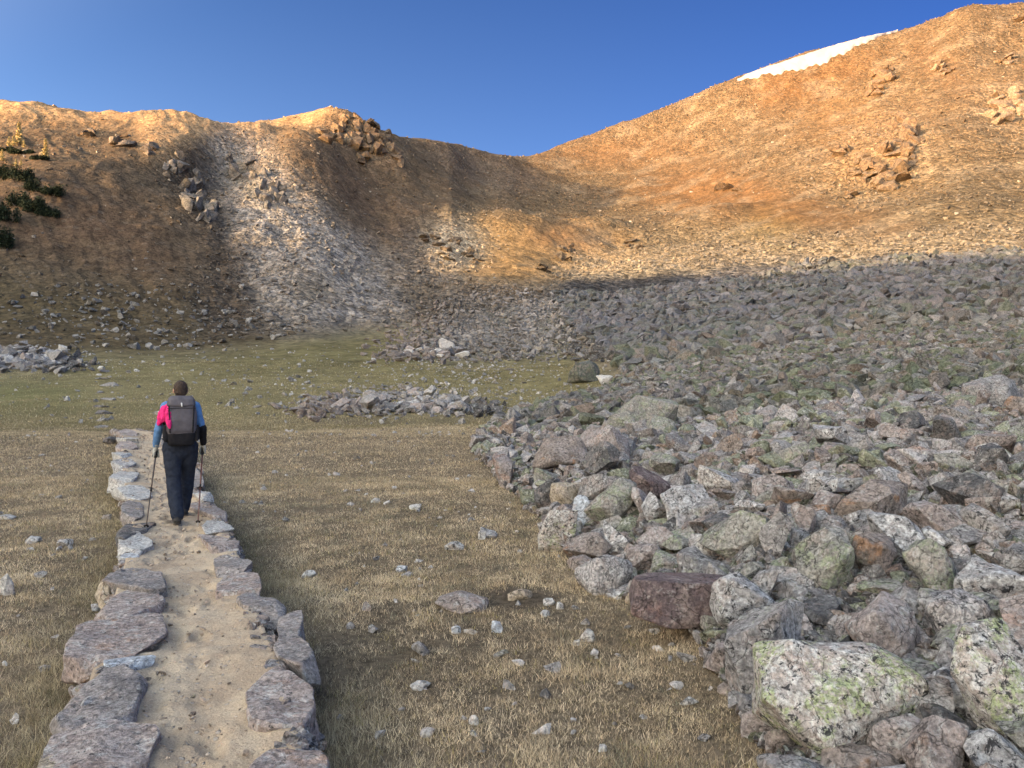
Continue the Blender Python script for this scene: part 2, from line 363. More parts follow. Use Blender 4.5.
LAYERS = [  # polygon, colour, softness, strength, stoniness
 ([(-500,-160),(1600,-160),(1600,420),(-500,420)], (.185,.155,.112), 2, 1, .55),          # right-hand mountain: tawny scree
 ([(-500,80),(0,90),(240,110),(400,125),(520,150),(545,185),(520,200),(450,205),(430,240),(445,300),(445,330),(200,355),(-500,355)], (.165,.14,.108), 3, 1, .3),  # left hill: brown heath
 ([(-500,262),(0,262),(120,275),(230,300),(270,335),(200,352),(-500,358)], OLIVE, 8, .85, .4),
 ([(-500,60),(150,80),(300,100),(360,108),(300,126),(200,132),(170,160),(150,155),(135,122),(60,119),(-500,128)], (.78,.58,.36), 3, .95, .2),  # left crest: pale dry grass, lightened further to paint the sunlit rim
 ([(0,170),(120,190),(200,260),(170,290),(60,262),(-50,230)], (.165,.112,.08), 8, .75, .15),
 ([(150,135),(215,150),(235,215),(268,280),(275,330),(215,345),(190,300),(205,240),(170,190)], DARKROCK, 4, .85, .8),
 ([(208,128),(262,138),(300,185),(345,225),(405,270),(445,300),(442,322),(330,334),(268,325),(258,285),(238,235),(222,190)], SCREE_L, 4, .95, 1.),
 ([(225,150),(250,160),(270,195),(262,205),(235,185)], (.27,.29,.29), 2, .8, .7),
 ([(262,250),(300,262),(330,300),(310,322),(278,322),(270,290)], (.52,.50,.49), 6, .8, 1.),
 ([(290,284),(330,280),(335,296),(300,300)], OLIVE, 3, .8, .3),
 ([(300,150),(345,150),(420,215),(425,250),(370,240),(330,200)], (.18,.135,.105), 4, .85, .4),
 ([(405,232),(450,225),(470,262),(460,318),(400,300),(380,262)], (.27,.25,.235), 5, .9, .9),
 ([(335,112),(372,116),(402,150),(400,170),(372,168),(345,150),(320,135)], (.30,.24,.18), 2, .9, .6),
 ([(420,140),(470,148),(530,170),(545,186),(480,190),(440,165)], (.21,.185,.165), 2, .9, .6),  # shadow below the saddle, painted darker and greyer into the ground
 ([(425,222),(470,226),(492,245),(480,270),(455,268),(430,250)], (.62,.55,.44), 3, .95, 1.),  # pale rock on the mound, lightened in colour to look sunlit
 ([(395,288),(560,280),(575,330),(560,356),(440,356),(402,352),(430,325)], (.17,.165,.165), 3, 1., 1.),
 ([(478,318),(500,310),(520,322),(500,330)], OLIVE, 3, .8, .2),
 ([(535,312),(560,316),(580,345),(550,345)], OLIVE, 3, .85, .2),
 ([(400,292),(440,288),(430,306),(402,308)], OLIVE, 4, .7, .3),
 ([(470,215),(520,222),(590,222),(640,240),(625,262),(560,268),(530,285),(470,280),(450,275),(500,250)], (.42,.29,.15), 4, .9, .2),  # orange mound, its colour raised to look sunlit
 ([(520,232),(560,226),(615,240),(600,250),(550,246)], (.30,.175,.10), 3, .85, .1),
 ([(520,158),(620,142),(700,148),(720,160),(640,168),(580,178),(530,172)], (.225,.15,.088), 4, .85, .1),
 ([(640,175),(720,168),(780,190),(830,206),(800,222),(720,215),(640,205),(610,190)], (.235,.145,.075), 4, .85, .05),
 ([(740,200),(800,205),(880,215),(930,228),(900,240),(830,232),(760,225)], (.21,.13,.07), 3, .85, .05),
 ([(740,84),(900,45),(870,70),(820,95),(760,108)], (.21,.125,.06), 4, .75, .2),
 ([(735,225),(790,222),(800,242),(750,246)], (.26,.22,.10), 5, .7, .2),
 ([(800,110),(860,98),(880,120),(850,140),(800,140)], (.30,.20,.10), 6, .7, .1),
 ([(850,120),(925,110),(920,180),(870,196),(820,180)], (.36,.28,.19), 5, .6, 1.),
 ([(905,35),(950,55),(975,90),(960,100),(935,72),(900,50)], (.17,.12,.08), 4, .7, .2),
 ([(980,80),(1024,95),(1060,130),(1010,130),(975,105)], (.44,.36,.25), 5, .7, 1.),
 ([(560,262),(800,245),(1024,235),(1200,235),(1200,262),(1024,266),(560,290)], (.56,.48,.36), 5, .85, 1.),
 ([(-500,352),(200,350),(330,330),(440,322),(430,340),(402,354),(470,360),(575,352),(600,372),(640,390),(560,420),(480,440),(-500,440)], MEADOW, 3, 1., .05),
 ([(-50,368),(150,372),(300,378),(470,384),(590,380),(560,400),(480,415),(330,420),(100,425),(-50,412)], (.235,.20,.105), 6, .75, .05),
 ([(-10,383),(85,385),(85,398),(-10,405)], (.115,.135,.045), 4, .8, 0),
 ([(-500,342),(20,345),(60,352),(80,372),(-500,385)], (.16,.125,.09), 4, .8, .6),
 ([(-500,433),(200,432),(330,418),(480,416),(560,440),(900,700),(900,900),(-500,900)], GRASS_TAN, 4, 1., 0.),
 ([(478,588),(520,584),(562,588),(556,606),(520,612),(486,606)], (.06,.048,.04), 2, .9, 0.),
 ([(330,545),(560,540),(700,640),(760,760),(330,790)], (.12,.095,.065), 12, .55, 0.),
 (TALUS, TALC, 1, 1., 1.),  # talus floor painted near black for the shade between rocks
 ([(-500,60),(0,60),(240,100),(400,115),(520,150),(545,185),(520,200),(450,205),(430,240),(445,300),(445,330),(200,355),(-500,355)], (.10,.07,.05), 3, .28, .45),  # left hill colour darkened to deepen its shade against the lit crest
 ([(700,262),(1024,255),(1600,255),(1600,300),(700,300)], (.13,.12,.12), 6, .8, 1.),
 ([(820,292),(858,292),(862,304),(825,306)], (.12,.12,.05), 2, .9, .1),
]
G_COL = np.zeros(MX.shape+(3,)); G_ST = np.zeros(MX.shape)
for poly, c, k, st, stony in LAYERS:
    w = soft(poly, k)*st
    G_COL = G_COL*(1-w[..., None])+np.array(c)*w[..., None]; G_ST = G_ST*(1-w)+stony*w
G_COL = G_COL*(1-.47*soft([(-500,-160),(1600,-160),(1600,252),(1024,252),(575,276),(548,300),(440,322),(200,350),(-500,352)], 1)[..., None]*np.array((.9,1.,1.12)))   # mountain ground darkened and warmed in colour to balance sun and fill light
def talus_mask(X, Y, Z):
    px, py = bear(X, Y, Z)
    j = fbm(X*1.1, Y*1.1, 51, 3)*.35*FP/np.maximum(Y, 3)*.5
    return look(G_TAL, px+j, py)

# ------------------------------------------------------------------ the ground sheet
def polar():
    th = np.concatenate([np.linspace(-178, -45, 50)[:-1], np.linspace(-45, -37, 40)[:-1], np.linspace(-37, 37, 1040), np.linspace(37, 45, 40)[1:], np.linspace(45, 178, 50)[1:]])
    r = np.concatenate([np.geomspace(.4, 11.5, 50)[:-1], np.geomspace(11.5, 430, 880), np.geomspace(430, 1050, 40)[1:]])
    return np.radians(th), r
th, rr = polar()
TH, RR = np.meshgrid(th, rr)
X = RR*np.sin(TH); Y = -10+RR*np.cos(TH)
Z = H(X, Y)
tm = talus_mask(X, Y, Z)
nearw = sstep(160, 30, Y)
Z = Z + tm*nearw*(fbm(X/1.6, Y/1.6, 77, 3)*.30 + np.clip(sstep(3, 14, Y), 0, 1)*.05)
pc, pw, pz = path_at(Y)
dpath = np.abs(X-pc)
Z = Z - np.where((Y < 24), .05*sstep(1.6, .2, dpath), 0)      # the ground dips a little where the causeway sits
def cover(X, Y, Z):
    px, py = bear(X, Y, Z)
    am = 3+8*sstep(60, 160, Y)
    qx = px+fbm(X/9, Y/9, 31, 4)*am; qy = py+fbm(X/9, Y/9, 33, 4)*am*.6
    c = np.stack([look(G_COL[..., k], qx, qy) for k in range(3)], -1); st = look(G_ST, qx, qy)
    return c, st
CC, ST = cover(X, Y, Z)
stre = fbm(X/3.0, Y/3.0, 61, 4)          # patchiness of plants
CC = CC*(1+.30*stre[..., None]*sstep(30, 100, Y)[..., None]+.16*stre[..., None])
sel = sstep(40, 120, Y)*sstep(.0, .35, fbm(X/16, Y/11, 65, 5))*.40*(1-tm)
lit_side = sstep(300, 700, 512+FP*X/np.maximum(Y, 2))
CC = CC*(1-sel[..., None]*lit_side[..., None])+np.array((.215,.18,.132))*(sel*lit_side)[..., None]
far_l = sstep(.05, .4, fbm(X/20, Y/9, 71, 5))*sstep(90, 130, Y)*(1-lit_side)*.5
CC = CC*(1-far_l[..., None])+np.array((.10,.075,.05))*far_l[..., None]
nr, nc = X.shape
idx = np.arange(nr*nc).reshape(nr, nc)
F = np.stack([idx[:-1, :-1], idx[:-1, 1:], idx[1:, 1:], idx[1:, :-1]], -1).reshape(-1, 4)[:, ::-1]
V = np.stack([X, Y, Z], -1).reshape(-1, 3)
me = mesh_np('ground', V, F, M_GROUND, True)
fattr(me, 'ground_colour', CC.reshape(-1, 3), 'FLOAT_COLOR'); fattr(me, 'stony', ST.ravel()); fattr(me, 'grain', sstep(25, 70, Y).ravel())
ground = tag(link('ground', me), kind='structure')
def HG(x, y):      # height of the finished sheet
    x = np.atleast_1d(np.asarray(x, float)); y = np.atleast_1d(np.asarray(y, float))
    z = H(x, y); t = talus_mask(x, y, z)
    z = z + t*sstep(160, 30, y)*(fbm(x/1.6, y/1.6, 77, 3)*.30 + np.clip(sstep(3, 14, y), 0, 1)*.05)
    a, b, c = path_at(y); return z - np.where(y < 24, .05*sstep(1.6, .2, np.abs(x-a)), 0)
def HG1(x, y): return float(HG(x, y)[0])
# ------------------------------------------------------------------ rock shapes
def hull_rock(seed, dims, n=16, boxy=.65, cuts=2, rough=.035, bevel=.05, flat_top=False, chips=True):
    """angular boulder: convex hull, softened edges, broken surface. Sits with its centre at the origin."""
    rd = random.Random(seed); bm = bmesh.new()
    for _ in range(n):
        v = Vector((rd.gauss(0,1), rd.gauss(0,1), rd.gauss(0,1))).normalized()
        m = max(abs(v.x), abs(v.y), abs(v.z)); v = v*(1-boxy)+v/m*boxy
        v *= rd.uniform(.82, 1.0)
        if flat_top and v.z > .1: v.z = .78+rd.uniform(-.06, .06)
        bm.verts.new((v.x*dims[0]/2, v.y*dims[1]/2, v.z*dims[2]/2))
    r = bmesh.ops.convex_hull(bm, input=bm.verts)
    bmesh.ops.delete(bm, geom=[g for g in set(r['geom_interior']+r['geom_unused']) if isinstance(g, bmesh.types.BMVert) and g.is_valid], context='VERTS')
    for _ in range(rd.choice((2, 3, 4)) if chips else 0):      # faces split off the corners
        nn = Vector((rd.gauss(0,1), rd.gauss(0,1), rd.gauss(0,.8))).normalized()
        ex = max(v.co.dot(nn) for v in bm.verts); pt = nn*ex*rd.uniform(.62, .86)
        g = bmesh.ops.bisect_plane(bm, geom=bm.verts[:]+bm.edges[:]+bm.faces[:], plane_co=pt, plane_no=nn, clear_outer=True)
        ed = [e for e in g['geom_cut'] if isinstance(e, bmesh.types.BMEdge)]
        if ed: bmesh.ops.contextual_create(bm, geom=ed)
    ext = [max(v.co[a] for v in bm.verts)-min(v.co[a] for v in bm.verts) for a in (0, 1, 2)]; cen = [(max(v.co[a] for v in bm.verts)+min(v.co[a] for v in bm.verts))/2 for a in (0, 1, 2)]
    for v in bm.verts:
        for a in (0, 1, 2): v.co[a] = (v.co[a]-cen[a])*dims[a]/max(ext[a], 1e-6)
    if flat_top:
        g = bmesh.ops.bisect_plane(bm, geom=bm.verts[:]+bm.edges[:]+bm.faces[:], plane_co=(0, 0, dims[2]*.22), plane_no=Vector((rd.uniform(-.04, .04), rd.uniform(-.04, .04), 1)), clear_outer=True)
        ed = [e for e in g['geom_cut'] if isinstance(e, bmesh.types.BMEdge)]
        if ed: bmesh.ops.contextual_create(bm, geom=ed)
    bmesh.ops.dissolve_limit(bm, angle_limit=R(9), verts=bm.verts, edges=bm.edges)
    mind = min(dims)
    if bevel: bmesh.ops.bevel(bm, geom=list(bm.edges), offset=mind*bevel, segments=1, affect='EDGES', clamp_overlap=True)
    bmesh.ops.triangulate(bm, faces=bm.faces)
    if cuts:
        for _ in range(cuts):
            es = [e for e in bm.edges if e.calc_length() > mind*.16]
            if es: bmesh.ops.subdivide_edges(bm, edges=es, cuts=1, use_grid_fill=True); bmesh.ops.triangulate(bm, faces=bm.faces)
        bm.normal_update(); sd = Vector((rd.uniform(0, 99), rd.uniform(0, 99), rd.uniform(0, 99)))
        mv = []
        for v in bm.verts:
            q = v.co/mind
            a = mnoise.noise(q*1.7+sd)*1.3 + mnoise.noise(q*4.2+sd)*.55 + mnoise.noise(q*9+sd)*.25
            # stepped breaks, like split stone
            st = mnoise.noise(Vector((q.x*.8, q.y*.8, q.z*3.2))+sd); st = math.floor(st*5)/5*.5
            mv.append(v.normal*(a+st)*rough*mind)
        for v, m_ in zip(bm.verts, mv): v.co += m_
    bm.normal_update()
    for f in bm.faces: f.smooth = bool(cuts)
    for e in bm.edges:
        if len(e.link_faces) == 2 and e.calc_face_angle(0) > R(26): e.smooth = False
    me = bpy.data.meshes.new('boulder'); bm.to_mesh(me); bm.free(); return me

SHAPES = []      # (mesh, shape word, dims)
def mk_shapes():
    k = 0
    for word, dims_l, boxy, n in (('slab', [(1,.75,.34),(1,.6,.38),(1,.85,.30),(1,.7,.42)], .6, 13),
                          ('block', [(1,.8,.7),(1,.85,.62),(1,.72,.8),(.95,.9,.75)], .8, 11),
                          ('wedge', [(1,.7,.6),(1,.62,.75),(1,.8,.55),(1,.6,.6)], .1, 8),
                          ('boulder', [(1,.85,.72),(1,.78,.66),(1,.9,.6),(1,.8,.8)], .55, 13)):
        for d_ in dims_l:
            for rep in range(2):
                k += 1; SHAPES.append((hull_rock(100+k, d_, n, boxy, 3, .03, .018), word, d_))
mk_shapes()
LOW = []
def mk_low():
    for k in range(40):
        rd = random.Random(900+k); dims = (1, rd.uniform(.55, .9), rd.uniform(.3, .8))
        me = hull_rock(500+k, dims, rd.choice((8, 9, 11)), rd.uniform(.2, .8), 0, 0, .0)
        bm = bmesh.new(); bm.from_mesh(me); bmesh.ops.triangulate(bm, faces=bm.faces)
        V = np.array([v.co[:] for v in bm.verts]); F = np.array([[v.index for v in f.verts] for f in bm.faces]); bm.free()
        bpy.data.meshes.remove(me); LOW.append((V, F))
    for k in range(14):     # medium detail ones for the nearer rubble
        me = hull_rock(700+k, (1, random.uniform(.6, .9), random.uniform(.35, .75)), 13, random.uniform(.2, .7), 1, .05, .05)
        bm = bmesh.new(); bm.from_mesh(me); bmesh.ops.triangulate(bm, faces=bm.faces)
        V = np.array([v.co[:] for v in bm.verts]); F = np.array([[v.index for v in f.verts] for f in bm.faces]); bm.free()
        bpy.data.meshes.remove(me); LOW.append((V, F))
mk_low()
def rotmats(n, tilt, rg):
    yaw = rg.uniform(0, 2*math.pi, n); t = rg.normal(0, tilt, n); t2 = rg.normal(0, tilt, n)
    cz, sz = np.cos(yaw), np.sin(yaw); cx, sx = np.cos(t), np.sin(t); cy, sy = np.cos(t2), np.sin(t2); o = np.zeros(n); i = np.ones(n)
    Rz = np.stack([cz,-sz,o, sz,cz,o, o,o,i], -1).reshape(n,3,3); Rx = np.stack([i,o,o, o,cx,-sx, o,sx,cx], -1).reshape(n,3,3); Ry = np.stack([cy,o,sy, o,i,o, -sy,o,cy], -1).reshape(n,3,3)
    return Rz @ Rx @ Ry
def scatter_mesh(name, P, S, tilt, tint, mat, lib, seed=1):
    """many loose stones as one mesh; P (n,3) S (n,) tint (n,3)"""
    rg = np.random.default_rng(seed); n = len(P); M = rotmats(n, tilt, rg); sc = np.stack([S*rg.uniform(.8,1.25,n), S*rg.uniform(.8,1.2,n), S*rg.uniform(.75,1.25,n)], -1)
    pick = rg.integers(0, len(lib), n); tone = rg.random(n)
    VV, FF, TT, CCl = [], [], [], []; base = 0
    for k, (V0, F0) in enumerate(lib):
        ii = np.nonzero(pick == k)[0]
        if not len(ii): continue
        v = V0[None]*sc[ii][:, None, :]; v = np.einsum('nij,nkj->nki', M[ii], v)+P[ii][:, None, :]
        VV.append(v.reshape(-1, 3)); f = F0[None]+(np.arange(len(ii))*len(V0))[:, None, None]+base; FF.append(f.reshape(-1, 3)); base += len(ii)*len(V0)
        TT.append(np.repeat(tone[ii], len(V0))); CCl.append(np.repeat(tint[ii], len(V0), axis=0))
    me = mesh_np(name, np.concatenate(VV), np.concatenate(FF), mat, False)
    fattr(me, 'tone', np.concatenate(TT)); fattr(me, 'tint', np.concatenate(CCl), 'FLOAT_COLOR')
    return link(name, me)

# ------------------------------------------------------------------ boulders that can be told apart
MARKS = []      # (short name, x, y) landmarks others are described by
TAKEN = {}      # spatial hash of occupied spots
CELL = .25
def occupy(x, y, r):
    e = r+.15
    for i in range(int((x-e)//CELL), int((x+e)//CELL)+1):
        for j in range(int((y-e)//CELL), int((y+e)//CELL)+1): TAKEN.setdefault((i, j), []).append((x, y, r))
def free(x, y, r, k=.9):
    e = max(0, r-.15); seen = ()
    for i in range(int((x-e)//CELL), int((x+e)//CELL)+1):
        for j in range(int((y-e)//CELL), int((y+e)//CELL)+1):
            for (a, b, c) in TAKEN.get((i, j), ()):
                if (a-x)**2+(b-y)**2 < ((c+r)*k)**2: return False
    return True
def find_y(px, py):       # distance at which a sight line meets the ground
    ys = np.geomspace(2.6, 400, 1600); xs = (px-512)/FP*ys
    z = H(xs, ys)+talus_mask(xs, ys, H(xs, ys))*.1
    zz = ZC+ys*(384-py)/FP; k = np.nonzero(zz <= z)[0]
    return float(ys[k[0]]) if len(k) else 400.
def hero(px, py, wpx, hpx, name, label, mat, dims=None, seed=0, rot=(0,0,0), depth=.8, word='talus boulder', cat='boulder', n=18, boxy=.5, sink=.15, mark=None, cuts=4, rough=.04, bevel=.05, group=None, dy=0, lift=0, flat=False):
    """px,py = sighting of the foot centre; w,h seen size"""
    Y = find_y(px, py)+dy; x = (px-512)/FP*Y; w = wpx/FP*Y; h = hpx/FP*Y
    me = hull_rock(3000+seed, (w, w*depth, h*(1+sink)), n, boxy, cuts, rough, bevel, flat, n < 18); me.materials.append(mat)
    z = HG1(x, Y+w*depth*.3)
    o = link(name, me, None, (x, Y+w*depth*.35, z+h*(.5-sink*.5)+lift), rot)
    tag(o, label, cat, group); occupy(x, Y+w*depth*.35, w*.42)
    if mark: MARKS.append((mark, x, Y))
    return o
H_ = hero; TB = 'talus_boulder'
H_(848,742,190,100,TB,'huge low wide boulder crusted with white and yellow-green lichen',M_HERO,seed=12,depth=.6,n=30,boxy=.45,mark='huge lichen boulder',rot=(R(-14),R(5),R(8)),sink=.15,cuts=5,rough=.05)
H_(938,790,72,92,TB,'pinkish brown pointed block in front of the huge lichen boulder',MR['pinkish'],seed=2,boxy=.8,n=12,rot=(0,R(8),R(35)),mark='pinkish brown pointed block')
H_(870,775,80,34,TB,'low pinkish rock tucked under the front of the huge lichen boulder',MR['rusty'],seed=3,boxy=.5)
H_(815,790,85,42,TB,'grey sloping slab at the grass edge before the huge lichen boulder',MR['grey'],seed=4,rot=(R(-8),R(14),0))
H_(1012,735,90,120,TB,'large upright boulder with a pink patch cut by the right border',M_HERO,seed=5,boxy=.6,rot=(R(-18),0,R(20)),mark='large pink-patched boulder')
H_(768,684,78,100,TB,'leaning grey slab with a dark right face at the edge of the grass',MR['grey'],seed=6,depth=.75,boxy=.7,n=14,rot=(R(-25),R(6),R(-25)),mark='leaning grey slab')
H_(748,628,62,60,TB,'cream and pink mottled block behind the leaning grey slab',MR['white-speckled'],seed=7,boxy=.7)
H_(696,628,124,62,TB,'flat purple-brown slab lying on the grass edge',M_PURPLE,seed=8,depth=.6,boxy=.9,n=30,rough=.02,rot=(R(-7),R(2),R(-6)),sink=.05,flat=True,mark='purple-brown slab')
H_(641,600,30,20,TB,'small rounded tan boulder beside the purple-brown slab',M_TAN,seed=9,boxy=.1,n=40,bevel=.1)
H_(606,590,54,46,TB,'black and white banded boulder at the grass edge',M_STRIPE,seed=10,boxy=.4,rot=(0,R(-10),R(20)),mark='banded boulder')
H_(558,553,38,46,TB,'upright cream lichened block standing at the grass edge',M_HERO,seed=11,boxy=.85,n=14,depth=.7,rot=(0,R(12),R(-15)),mark='upright cream block')
H_(584,532,26,34,TB,'small bluish white pointed rock behind the upright cream block',M_BLUE,seed=12,boxy=.2)
H_(566,508,34,34,TB,'pale rounded boulder with an orange tinge leaning on a dark rock',M_TAN,seed=13,boxy=.4,rot=(0,R(20),0))
H_(548,508,30,34,TB,'dark brown rock behind the pale orange tinged boulder',MR['dark'],seed=14,boxy=.4)
H_(612,528,56,46,TB,'big rounded grey-green boulder with streaked dome',MR['green-lichened'],seed=15,boxy=.45,n=16,mark='grey-green domed boulder')
H_(652,508,48,26,TB,'dark brown overhanging slab edge above the grey-green domed boulder',M_PURPLE,seed=16,boxy=.6,rot=(R(10),R(22),0),lift=.12)
H_(690,520,52,36,TB,'pale tilted slab with a clean upper face among grey talus',MR['white-speckled'],seed=17,boxy=.6,rot=(R(-18),R(-18),0))
H_(606,462,56,40,TB,'pinkish boulder with a black hollow under its right side',MR['pinkish'],seed=18,boxy=.6,rot=(0,R(-12),0),lift=.1,mark='hollowed pinkish boulder')
H_(560,480,62,30,TB,'tan flat topped boulder propped over a dark gap',MR['rusty'],seed=19,boxy=.5,rot=(R(4),R(-14),0),lift=.12)
H_(648,430,66,34,TB,'broad smooth green-grey slab in the middle of the talus',MR['green-lichened'],seed=20,boxy=.4,n=26,mark='broad green-grey slab',rot=(R(-22),0,0))
H_(890,650,70,70,TB,'brown and grey broken block just above the huge lichen boulder',MR['pinkish'],seed=21,boxy=.6,rot=(R(-10),0,R(30)))
H_(838,590,66,66,TB,'green and white lichened pyramid boulder with a sharp top',MR['green-lichened'],seed=22,boxy=.0,n=11,mark='lichened pyramid boulder')
H_(880,570,42,46,TB,'rust tinted rounded boulder right of the lichened pyramid boulder',MR['rusty'],seed=23,boxy=.3)
H_(938,592,52,62,TB,'tall moss green boulder narrowing to its top',MR['green-lichened'],seed=24,boxy=.2,mark='moss green boulder',rot=(R(-15),0,0))
H_(962,632,66,52,TB,'white boulder with black spots and an orange stained corner',M_STRIPE,seed=25,boxy=.45,mark='black spotted boulder')
H_(1000,600,66,50,TB,'flat white and black speckled slab near the right border',MR['white-speckled'],seed=26,boxy=.6,rot=(R(-25),0,R(-20)))
H_(945,540,54,42,TB,'broad pink and grey slab leaning back above the moss green boulder',MR['pinkish'],seed=27,boxy=.6,rot=(R(-35),0,0))
H_(1000,412,62,46,TB,'large pale grey boulder standing out high on the right of the talus',MR['grey'],seed=28,boxy=.4,mark='large pale grey boulder',n=24)
H_(725,640,20,14,TB,'tiny grey wedge pinned beside the purple-brown slab',MR['grey'],seed=29)
H_(584,383,34,22,'meadow_boulder','large dark green-black boulder standing alone at the meadow edge',M_OLIVE_DARK,seed=31,depth=.8,boxy=.85,n=26,mark='dark lone boulder',rot=(0,0,R(15)))
H_(606,384,20,9,'meadow_boulder','low white boulder just right of the dark lone boulder',M_PALE,seed=32)
H_(462,358,16,7,'meadow_boulder','pale flat boulder below the grey scree tongue',M_PALE,seed=33)
H_(440,358,8,4,'meadow_boulder','small pale boulder left of the flat one below the scree tongue',M_PALE,seed=37)
H_(62,353,9,9,'meadow_boulder','white square block on top of the far left rubble bank',M_PALE,seed=34,boxy=.9)
H_(100,370,7,4,'meadow_boulder','small white rock beside the far trail on the left',M_PALE,seed=35)
H_(108,443,14,7,'meadow_boulder','dark blue-grey flat rock left of where the causeway ends',MR['dark'],seed=36,boxy=.6)

# stones in the turf: px, py(foot), w, h, look, label
TURF = [
 (460,612,56,15,MR['pinkish'],'long flush pinkish grey boulder in the middle of the turf'),
 (520,600,26,9,M_TAN,'thin tan plate lying on bare dark soil'),
 (497,633,12,11,M_BLUE,'bright bluish white pointed stone below the bare dark soil'),
 (587,642,18,12,M_PALE,'whitish block alone in the turf left of the purple-brown slab'),
 (577,646,8,6,M_PALE,'little white stone touching the left side of the whitish block'),
 (560,610,8,7,M_PALE,'round white stone in the turf above the whitish block'),
 (549,606,12,6,M_PALE,'flat whitish stone left of the round white stone'),
 (456,634,10,7,M_BLUE,'small bluish stone under the long flush pinkish boulder'),
 (545,617,10,6,M_PALE,'low pale stone under the flat whitish stone'),
 (420,656,20,12,MR['grey'],'grey tilted stone in turf left of the bluish white pointed stone'),
 (420,690,22,7,M_PALE,'thin white slab sunk in the turf right of the causeway'),
 (427,736,16,8,MR['grey'],'grey stone low in the turf near the lower border'),
 (474,726,10,10,M_PALE,'small upright pale stone near the lower border'),
 (401,573,12,7,M_BLUE,'pale blue stone in turf right of the causeway bend'),
 (308,577,16,7,M_PALE,'flat white stone near the right row of edging stones'),
 (453,551,20,8,MR['white-speckled'],'low speckled stone in turf facing the hiker side of the talus'),
 (488,538,18,9,MR['white-speckled'],'split speckled stone in turf below the talus tip'),
 (482,540,9,9,M_PALE,'small pointed white stone leaning on the split speckled stone'),
 (545,536,14,6,MR['grey'],'grey stone in turf just left of the upright cream block'),
 (414,510,16,6,M_PALE,'low white stone in turf level with the hiker feet'),
 (375,503,10,5,M_PALE,'small white stone in the mid turf'),
 (350,506,8,4,MR['grey'],'small grey stone in the mid turf'),
 (418,512,5,3,M_PALE,'pebble sized white stone beside the low white stone'),
 (5,596,14,22,M_PALE,'round white boulder cut by the left border'),
 (62,546,16,7,MR['white-speckled'],'speckled flat stone in the left turf, right one of a pair'),
 (30,544,16,6,M_PALE,'pale flat stone in the left turf, left one of a pair'),
 (40,578,14,6,MR['grey'],'grey low stone in the left turf below the pair of flat stones'),
 (95,608,10,7,M_BLUE,'bluish stone left of the causeway among greener grass'),
 (5,520,14,5,M_PALE,'low pale stone at the left border above the pair of flat stones'),
 (105,518,12,5,MR['grey'],'thin grey stone in the turf near the left edging row'),
 (4,665,6,5,M_PALE,'very small white stone in the lower left turf'),
 (42,669,12,5,MR['grey'],'small grey stone in the lower left turf'),
 (690,706,20,6,M_PALE,'thin pale slab in the lower turf below the purple-brown slab'),
 (745,712,14,8,M_BLUE,'bluish stone beside the foot of the leaning grey slab'),
 (655,634,12,5,M_PALE,'low pale stone in turf just left under the purple-brown slab'),
 (630,690,10,7,MR['dark'],'dark small stone sunk in the lower turf'),
 (705,742,14,5,MR['grey'],'grey low stone in the lower right turf'),
 (545,700,12,8,MR['dark'],'dark grey stone in the turf below the whitish block'),
 (350,628,9,6,MR['grey'],'grey stone in turf beside the greener strip by the causeway'),
 (340,716,8,5,MR['grey'],'small grey stone in the dark grass by the causeway end'),
]
for i, (px, py, w_, h_, m_, lb) in enumerate(TURF):
    H_(px, py, w_, h_, 'turf_stone', lb, m_, seed=200+i, sink=.45, cat='stone', cuts=2, boxy=.4, depth=random.uniform(.6, 1.), rot=(0, 0, random.uniform(-.5, .5)))

# ------------------------------------------------------------------ talus: sizes thrown largest first
COLOURS = [('grey',.34),('green-lichened',.22),('pinkish',.17),('white-speckled',.18),('rusty',.05),('dark',.04)]
CN = [c for c, _ in COLOURS]; CW = np.array([w for _, w in COLOURS]); CW = CW/CW.sum()
TINTS = {'grey':(.235,.23,.235),'green-lichened':(.225,.25,.19),'pinkish':(.275,.24,.225),'white-speckled':(.37,.365,.37),'rusty':(.24,.195,.165),'dark':(.11,.11,.115)}
near_list = []     # x, y, size
rg = np.random.default_rng(11)
def throw(size_lo, size_hi, n, y0, y1, k, seed):
    rg = np.random.default_rng(seed)
    a = np.arctan(.75); y = y0*(y1/y0)**np.sqrt(rg.random(n))   # more where there is more ground
    t = rg.uniform(-.10, 1.02, n); x = t*y; s = rg.uniform(size_lo, size_hi, n)
    z = H(x, y); tmk = talus_mask(x, y, z)
    for i in np.nonzero(tmk > .45)[0]:
        if free(x[i], y[i], s[i]*.5, k): occupy(x[i], y[i], s[i]*.5); near_list.append((x[i], y[i], s[i]))
throw(.50, .74, 36, 5.5, 30, .85, 1)
throw(.33, .50, 520, 2.6, 22, .74, 2)
throw(.22, .33, 8600, 2.2, 30, .64, 3)
throw(.13, .22, 62000, 2.0, 30, .58, 4)
throw(.08, .13, 60000, 2.0, 16, .58, 5)
NL = np.array(near_list)
zz = HG(NL[:, 0], NL[:, 1]); show = NL[:, 2]/NL[:, 1]
inview = (np.abs(NL[:, 0]/NL[:, 1]) < .70) & ((384-FP*(zz-ZC)/NL[:, 1]) < 800)
order = np.argsort(-show*inview)
IND = order[:255]; rest = order[255:]
DIRW = ['right of','behind','left of','in front of']
recs = []
rr_ = random.Random(5)
for i in IND:
    x, y, s = NL[i]; c = rr_.choices(CN, CW)[0]; me, word, dm = rr_.choice(SHAPES)
    mk = min(MARKS, key=lambda m: (m[1]-x)**2+(m[2]-y)**2)
    dx, dy = x-mk[1], y-mk[2]; dr = ('right of' if dx > 0 else 'left of') if abs(dx) > abs(dy) else ('behind' if dy > 0 else 'in front of')
    recs.append([i, c, me, word, dm, mk[0], dr, math.hypot(dx, dy)])
